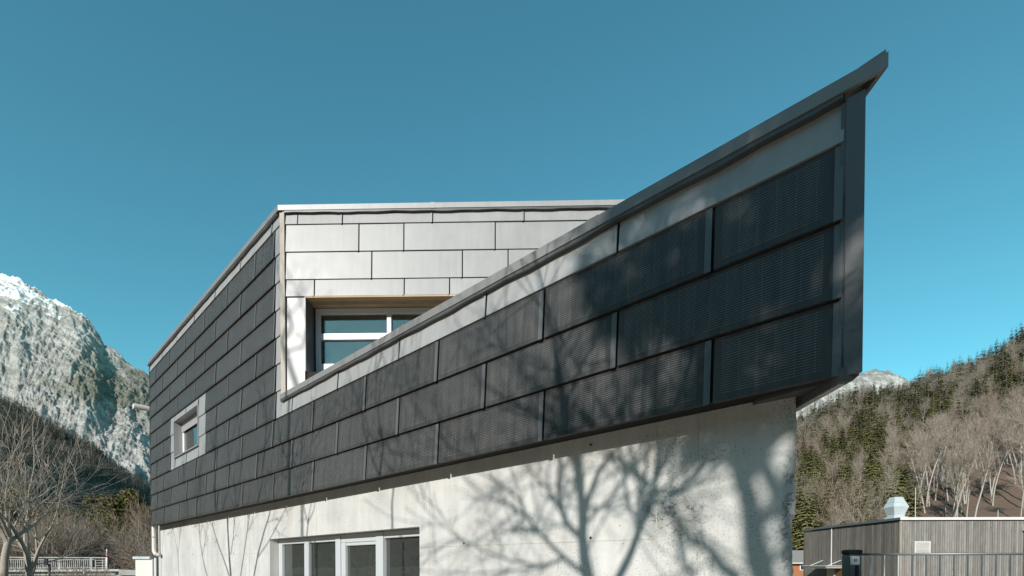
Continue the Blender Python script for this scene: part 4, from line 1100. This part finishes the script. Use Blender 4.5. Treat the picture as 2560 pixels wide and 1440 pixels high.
for i in range(3):
    rg = random.Random(400+i); tr = MB(); cr = MB()
    Q = dict(seg=[3, 2, 2], sides=[3, 3, 3], taper=.5, wob=.14, up=.04, levels=2, kids=[6, 5], ang=(18, 55), len=(.4, .75), rmin=.008, lead=True); Q['from'] = .1
    for j in range(16):
        az = rg.random()*6.28; an = rg.uniform(.1, .75); d_ = Vector((math.sin(an)*math.cos(az), math.sin(an)*math.sin(az), math.cos(an)))
        grow(tr if j < 5 else cr, Vector((rg.uniform(-.5, .5), rg.uniform(-.5, .5), -.1)), d_, rg.uniform(1.3, 2.4), .022, 0, rg, Q)
    bushP.append(tree_proto('bush%d' % i, tr, cr, M['bark'], M['twig'] if i else M['scrub']))
rng = random.Random(77)
for i in range(64):
    y = rng.uniform(54, 110); m = rng.uniform(-1.08, -.675)
    s = rng.uniform(.5, .88)*(1.0 if y < 85 else 1.25)
    plant_tree('bare_tree', woodP[rng.randrange(4)], (m*y, y, 0), rng.random()*6.28, s, 'slender bare tree in the scrub wood behind the bridge', 'tree', 'bare trees behind the bridge')
for i in range(48):
    y = rng.uniform(66, 112); m = rng.uniform(-1.06, -.675)
    plant_tree('pine_tree', pineP[i % 2], (m*y, y, 0), rng.random()*6.28, rng.uniform(.85, 1.3), 'yellowish green evergreen in the scrub wood behind the bridge', 'tree', 'evergreens behind the bridge')
for i in range(46):
    y = rng.uniform(48, 75); m = rng.uniform(-1.08, -.68)
    plant_tree('bare_bush', bushP[i % 3], (m*y, y, 0), rng.random()*6.28, rng.uniform(.9, 1.9), 'tangled bare bush in the scrub behind the bridge', 'bush', 'bare bushes behind the bridge', crown='twigs')
for i in range(5):
    y = rng.uniform(17, 26); m = rng.uniform(-1.02, -.80)
    plant_tree('bare_bush', bushP[i % 3], (m*y, y, 0), rng.random()*6.28, rng.uniform(.35, .5), 'low bare bush in front of the bridge', 'bush', 'low bushes in front of the bridge', crown='twigs')

rng = random.Random(15)
for i in range(34):
    az = math.radians(rng.uniform(-106, -66)); d_ = rng.uniform(26, 46) if az < math.radians(-78) else rng.uniform(58, 92)
    if d_*math.cos(az) > 0 and (d_*math.sin(az)+6.5)/(d_*math.cos(az)) > -1.06: continue
    plant_tree('bare_tree', woodP[rng.randrange(4)], (d_*math.sin(az), d_*math.cos(az), 0), rng.random()*6.28, rng.uniform(.7, 1.15), 'bare tree in the wood outside the picture at the left', 'tree', 'bare trees outside the picture at the left')

for i, (x, y) in enumerate(((-14.5, 3.2), (-16.2, 5.0), (-18.5, 5.6), (-17.4, 2.2), (-21.0, 7.0))):
    plant_tree('bare_bush', bushP[i % 3], (x, y, 0), i*1.9, 1.35+.1*(i % 3), 'bare bush outside the picture, mirrored in the wide window', 'bush', 'bushes mirrored in the wide window', crown='twigs')

# ------------------------------------------------------------------ trees behind the viewer whose shadows fall on the facade
CAM = cam.matrix_basis.copy() if False else None
PIT = -0.0175; FPX = 1253.7
def ray(px_, py_):
    xr = (px_-1280)/FPX; zu = -(py_-1430.5)/FPX; c_, s_ = math.cos(PIT), math.sin(PIT)
    return Vector((xr, c_-zu*s_, s_+zu*c_))
def wallpt(px_, py_, n_=.15):
    r = ray(px_, py_); q = (Vector((FO.x, FO.y, 0))+NN*n_).dot(NN); P = r*(q/r.dot(NN)); return P+Vector((0, 0, H))
TW = dict(seg=[3, 2, 2, 1], sides=[4, 3, 3, 3], taper=.5, wob=.12, up=.05, levels=2, kids=[4, 3], ang=(22, 60), len=(.45, .75), rmin=.005, lead=True); TW['from'] = .1
def shadow_tree(name, t, limbs, label, seed, twigs=1.0, tw_len=1.0, n_=.15, tm='bark'):
    """limbs: (points on the wall where the shadow falls, start radius, end radius); each limb is lifted towards the sun by t metres"""
    rg = random.Random(seed); tr = MB(); cr = MB(); base = None
    for li, (pp, r0, r1) in enumerate(limbs):
        dt0 = 0 if li == 0 else rg.uniform(-.5, .5)
        P = []
        for i, (a_, b_) in enumerate(pp):
            u = i/(len(pp)-1)
            P.append(wallpt(a_, b_, n_)+SUN*(t+dt0*u*u*2))
        if li == 0:
            p = P[0]; base = Vector((p.x, p.y, 0)); lo_ = []
            k_ = 5
            for i in range(k_): lo_.append(Vector((p.x, p.y, 0)).lerp(p, i/k_)+Vector((.04*math.sin(i*2.1), .04*math.cos(i*1.7), 0))*(1 if i else 0))
            lo_[0].z = -.2; P2 = lo_+P; R = [r0*(1.35-.35*i/len(lo_)) for i in range(len(lo_))]+[r0+(r1-r0)*i/(len(P)-1) for i in range(len(P))]
            tr.tube([tuple(q) for q in P2], R, 9)
        else:
            cr.tube([tuple(q) for q in P], [r0+(r1-r0)*i/(len(P)-1) for i in range(len(P))], 6)
        L = sum((P[i+1]-P[i]).length for i in range(len(P)-1))
        for _ in range(int(L*3.2*twigs)):
            f = rg.uniform(.15 if li else .5, 1)*(len(P)-1); i = min(len(P)-2, int(f)); q = P[i].lerp(P[i+1], f-i); ax = (P[i+1]-P[i]).normalized()
            o_ = Matrix.Rotation(rg.random()*6.283, 3, ax) @ ax.orthogonal().normalized(); an = math.radians(rg.uniform(25, 65))
            grow(cr, q, (ax*math.cos(an)+o_*math.sin(an)).normalized(), rg.uniform(.35, .95)*tw_len, min(.014, r1*.7), 1, rg, TW)
        # a tapering continuation beyond the last point
        grow(cr, P[-1], (P[-1]-P[-2]).normalized(), 1.2*tw_len, r1*.9, 0, rg, TW)
    e = empty(name, tuple(base), label, 'tree')
    tr.build('trunk', M[tm], e, smooth=True); cr.build('crown', M[tm], e)
    return e
shadow_tree('bare_tree', 7.2, [
    ([(1466, 1440), (1457, 1390), (1452, 1340)], .062, .05),
    ([(1452, 1342), (1420, 1310), (1404, 1285), (1394, 1234), (1391, 1187), (1398, 1129), (1402, 1040)], .034, .014),
    ([(1398, 1270), (1363, 1211), (1340, 1190), (1300, 1140)], .022, .010),
    ([(1453, 1340), (1457, 1273), (1469, 1227), (1492, 1168), (1520, 1129), (1560, 1080), (1640, 960)], .038, .014),
    ([(1462, 1245), (1440, 1210), (1425, 1190)], .020, .010),
    ([(1458, 1430), (1414, 1395), (1375, 1359), (1340, 1320), (1309, 1281), (1289, 1238), (1230, 1190)], .026, .011),
    ([(1310, 1283), (1270, 1255), (1230, 1240), (1180, 1215)], .016, .008),
    ([(1400, 1392), (1350, 1408), (1273, 1422), (1168, 1430)], .018, .009),
    ([(1340, 1408), (1270, 1395), (1200, 1370), (1130, 1330)], .014, .007),
    ([(1459, 1300), (1500, 1255), (1540, 1235)], .018, .009)], 'bare tree behind the viewer, nearest the wide window', 21, 1.6, 1.15)
shadow_tree('bare_tree', 6.6, [
    ([(1528, 1465), (1562, 1398), (1578, 1363)], .040, .034),
    ([(1577, 1365), (1598, 1305), (1621, 1266), (1629, 1219), (1640, 1141), (1648, 1050), (1655, 950)], .034, .014),
    ([(1628, 1217), (1680, 1219), (1734, 1184), (1762, 1145), (1790, 1100), (1840, 1020)], .026, .010),
    ([(1622, 1200), (1559, 1148), (1527, 1125), (1470, 1070)], .022, .010),
    ([(1598, 1295), (1570, 1266), (1559, 1203), (1555, 1156), (1535, 1080)], .020, .010)], 'slim bare tree behind the viewer', 22, 1.0)
shadow_tree('bare_tree', 9.6, [
    ([(1912, 1440), (1890, 1371), (1883, 1305)], .085, .075),
    ([(1884, 1310), (1867, 1219), (1852, 1187), (1832, 1117), (1812, 1070), (1790, 980), (1775, 850)], .075, .04),
    ([(1850, 1440), (1805, 1410), (1773, 1363), (1715, 1328), (1691, 1285), (1640, 1240)], .05, .024),
    ([(1884, 1300), (1930, 1270), (1965, 1215), (1985, 1170), (2010, 1050)], .055, .03),
    ([(1735, 1440), (1700, 1390), (1690, 1330)], .03, .015),
    ([(1905, 1420), (1950, 1370), (1990, 1330), (2040, 1300)], .03, .015)], 'tall thick-limbed bare tree behind the viewer', 23, 1.25, 1.2)
shadow_tree('bare_tree', 10.6, [
    ([(1990, 1400), (1960, 1250), (1900, 1130), (1850, 1000)], .06, .05),
    ([(1900, 1130), (1960, 1060), (2010, 960), (2060, 800), (2080, 640)], .05, .025),
    ([(1850, 1000), (1760, 960), (1710, 880), (1690, 760), (1640, 640)], .045, .022),
    ([(1850, 1000), (1860, 880), (1880, 760), (1900, 600), (1930, 450)], .045, .02),
    ([(1856, 900), (1790, 740), (1790, 600), (1800, 480), (1790, 340)], .04, .018),
    ([(1900, 600), (1960, 480), (2030, 380), (2090, 260)], .034, .018),
    ([(1700, 820), (1620, 720), (1560, 640), (1480, 600)], .03, .014),
    ([(2060, 800), (2100, 620), (2130, 420)], .03, .018)], 'wide-crowned bare tree behind the viewer', 24, 3.2, 1.5)
# stand of saplings along the left of the concrete wall (outside the picture), sharp thin shadows
sap = random.Random(5)
specs = [[([(578, 1450), (574, 1400), (571, 1350), (568, 1290), (565, 1200)], .045, .03), ([(577, 1385), (583, 1345), (586, 1300), (594, 1240)], .018, .01), ([(573, 1440), (560, 1400), (545, 1360), (533, 1320), (528, 1290), (525, 1230)], .022, .010)],
         [([(600, 1450), (612, 1370), (622, 1300), (630, 1230)], .022, .012)],
         [([(633, 1450), (645, 1385), (660, 1330), (674, 1285), (684, 1230), (690, 1150)], .03, .012), ([(643, 1395), (668, 1360), (690, 1320), (715, 1270)], .016, .008)],
         [([(520, 1450), (508, 1400), (500, 1350), (498, 1300), (492, 1250)], .02, .010), ([(506, 1390), (515, 1340), (520, 1290)], .012, .008)],
         [([(448, 1450), (445, 1380), (452, 1330), (450, 1290)], .018, .010), ([(446, 1390), (436, 1340), (432, 1300)], .012, .006)],
         [([(402, 1450), (405, 1380), (411, 1320), (412, 1280)], .015, .008)],
         [([(765, 1360), (770, 1310), (772, 1290)], .022, .014), ([(770, 1310), (760, 1270), (757, 1230)], .014, .008), ([(771, 1305), (785, 1275), (790, 1230)], .014, .008)],
         [([(980, 1260), (985, 1210), (990, 1150), (980, 1080)], .018, .01), ([(983, 1220), (960, 1170), (940, 1100)], .012, .008)]]
specs.append([([(752, 985), (742, 930), (735, 880), (744, 830), (738, 790)], .035, .02), ([(740, 900), (756, 860), (762, 820)], .02, .01)])
labs = ['forked sapling', 'straight thin sapling', 'sapling with a slanting side stem', 'wavy thin sapling', 'sapling near the far corner', 'thinnest sapling at the far corner', 'sapling facing the wide window', 'sapling facing the low parapet', 'taller young tree facing the upper window']
for i, (sp_, lb) in enumerate(zip(specs, labs)):
    shadow_tree('sapling', 4.6+.35*i if i < 6 else (6.3 if i < 8 else 11.5), sp_, lb+' outside the picture at the left', 40+i, .9 if i < 6 else .55, .62, .2)
# dense evergreens well behind the viewer: dappled shade on the right of the facade
def shade_pine(px_, py_, t, h, r, seed, label, clumps=46, cards=26):
    c_ = wallpt(px_, py_, .0)+SUN*t; rg = random.Random(seed); tr = MB(); cr = MB()
    tr.tube([(0, 0, -.3), (.15, 0, h*.5), (0, .1, h*.97)], [.08, .06, .02], 8)
    zc = c_.z; 
    for _ in range(clumps):
        u = Vector((rg.gauss(0, 1), rg.gauss(0, 1), rg.gauss(0, 1))).normalized()*rg.random()**.45
        p = Vector((u.x*r, u.y*r, zc+u.z*r*1.25))
        leafcards(cr, p, .42, .30, cards, rg, .17)
        cr.tube([(0, 0, p.z-.6), tuple(p)], [.035, .012], 4, cap=False)
    e = empty('shade_pine', (c_.x, c_.y, 0), label, 'tree')
    tr.build('trunk', M['bark'], e, WM[e], smooth=True); cr.build('crown', M['pine'], e, WM[e])
shade_pine(2010, 330, 15.0, 13.0, 1.35, 61, 'open-crowned pine behind the viewer, right of the tall bare tree', 56, 20)
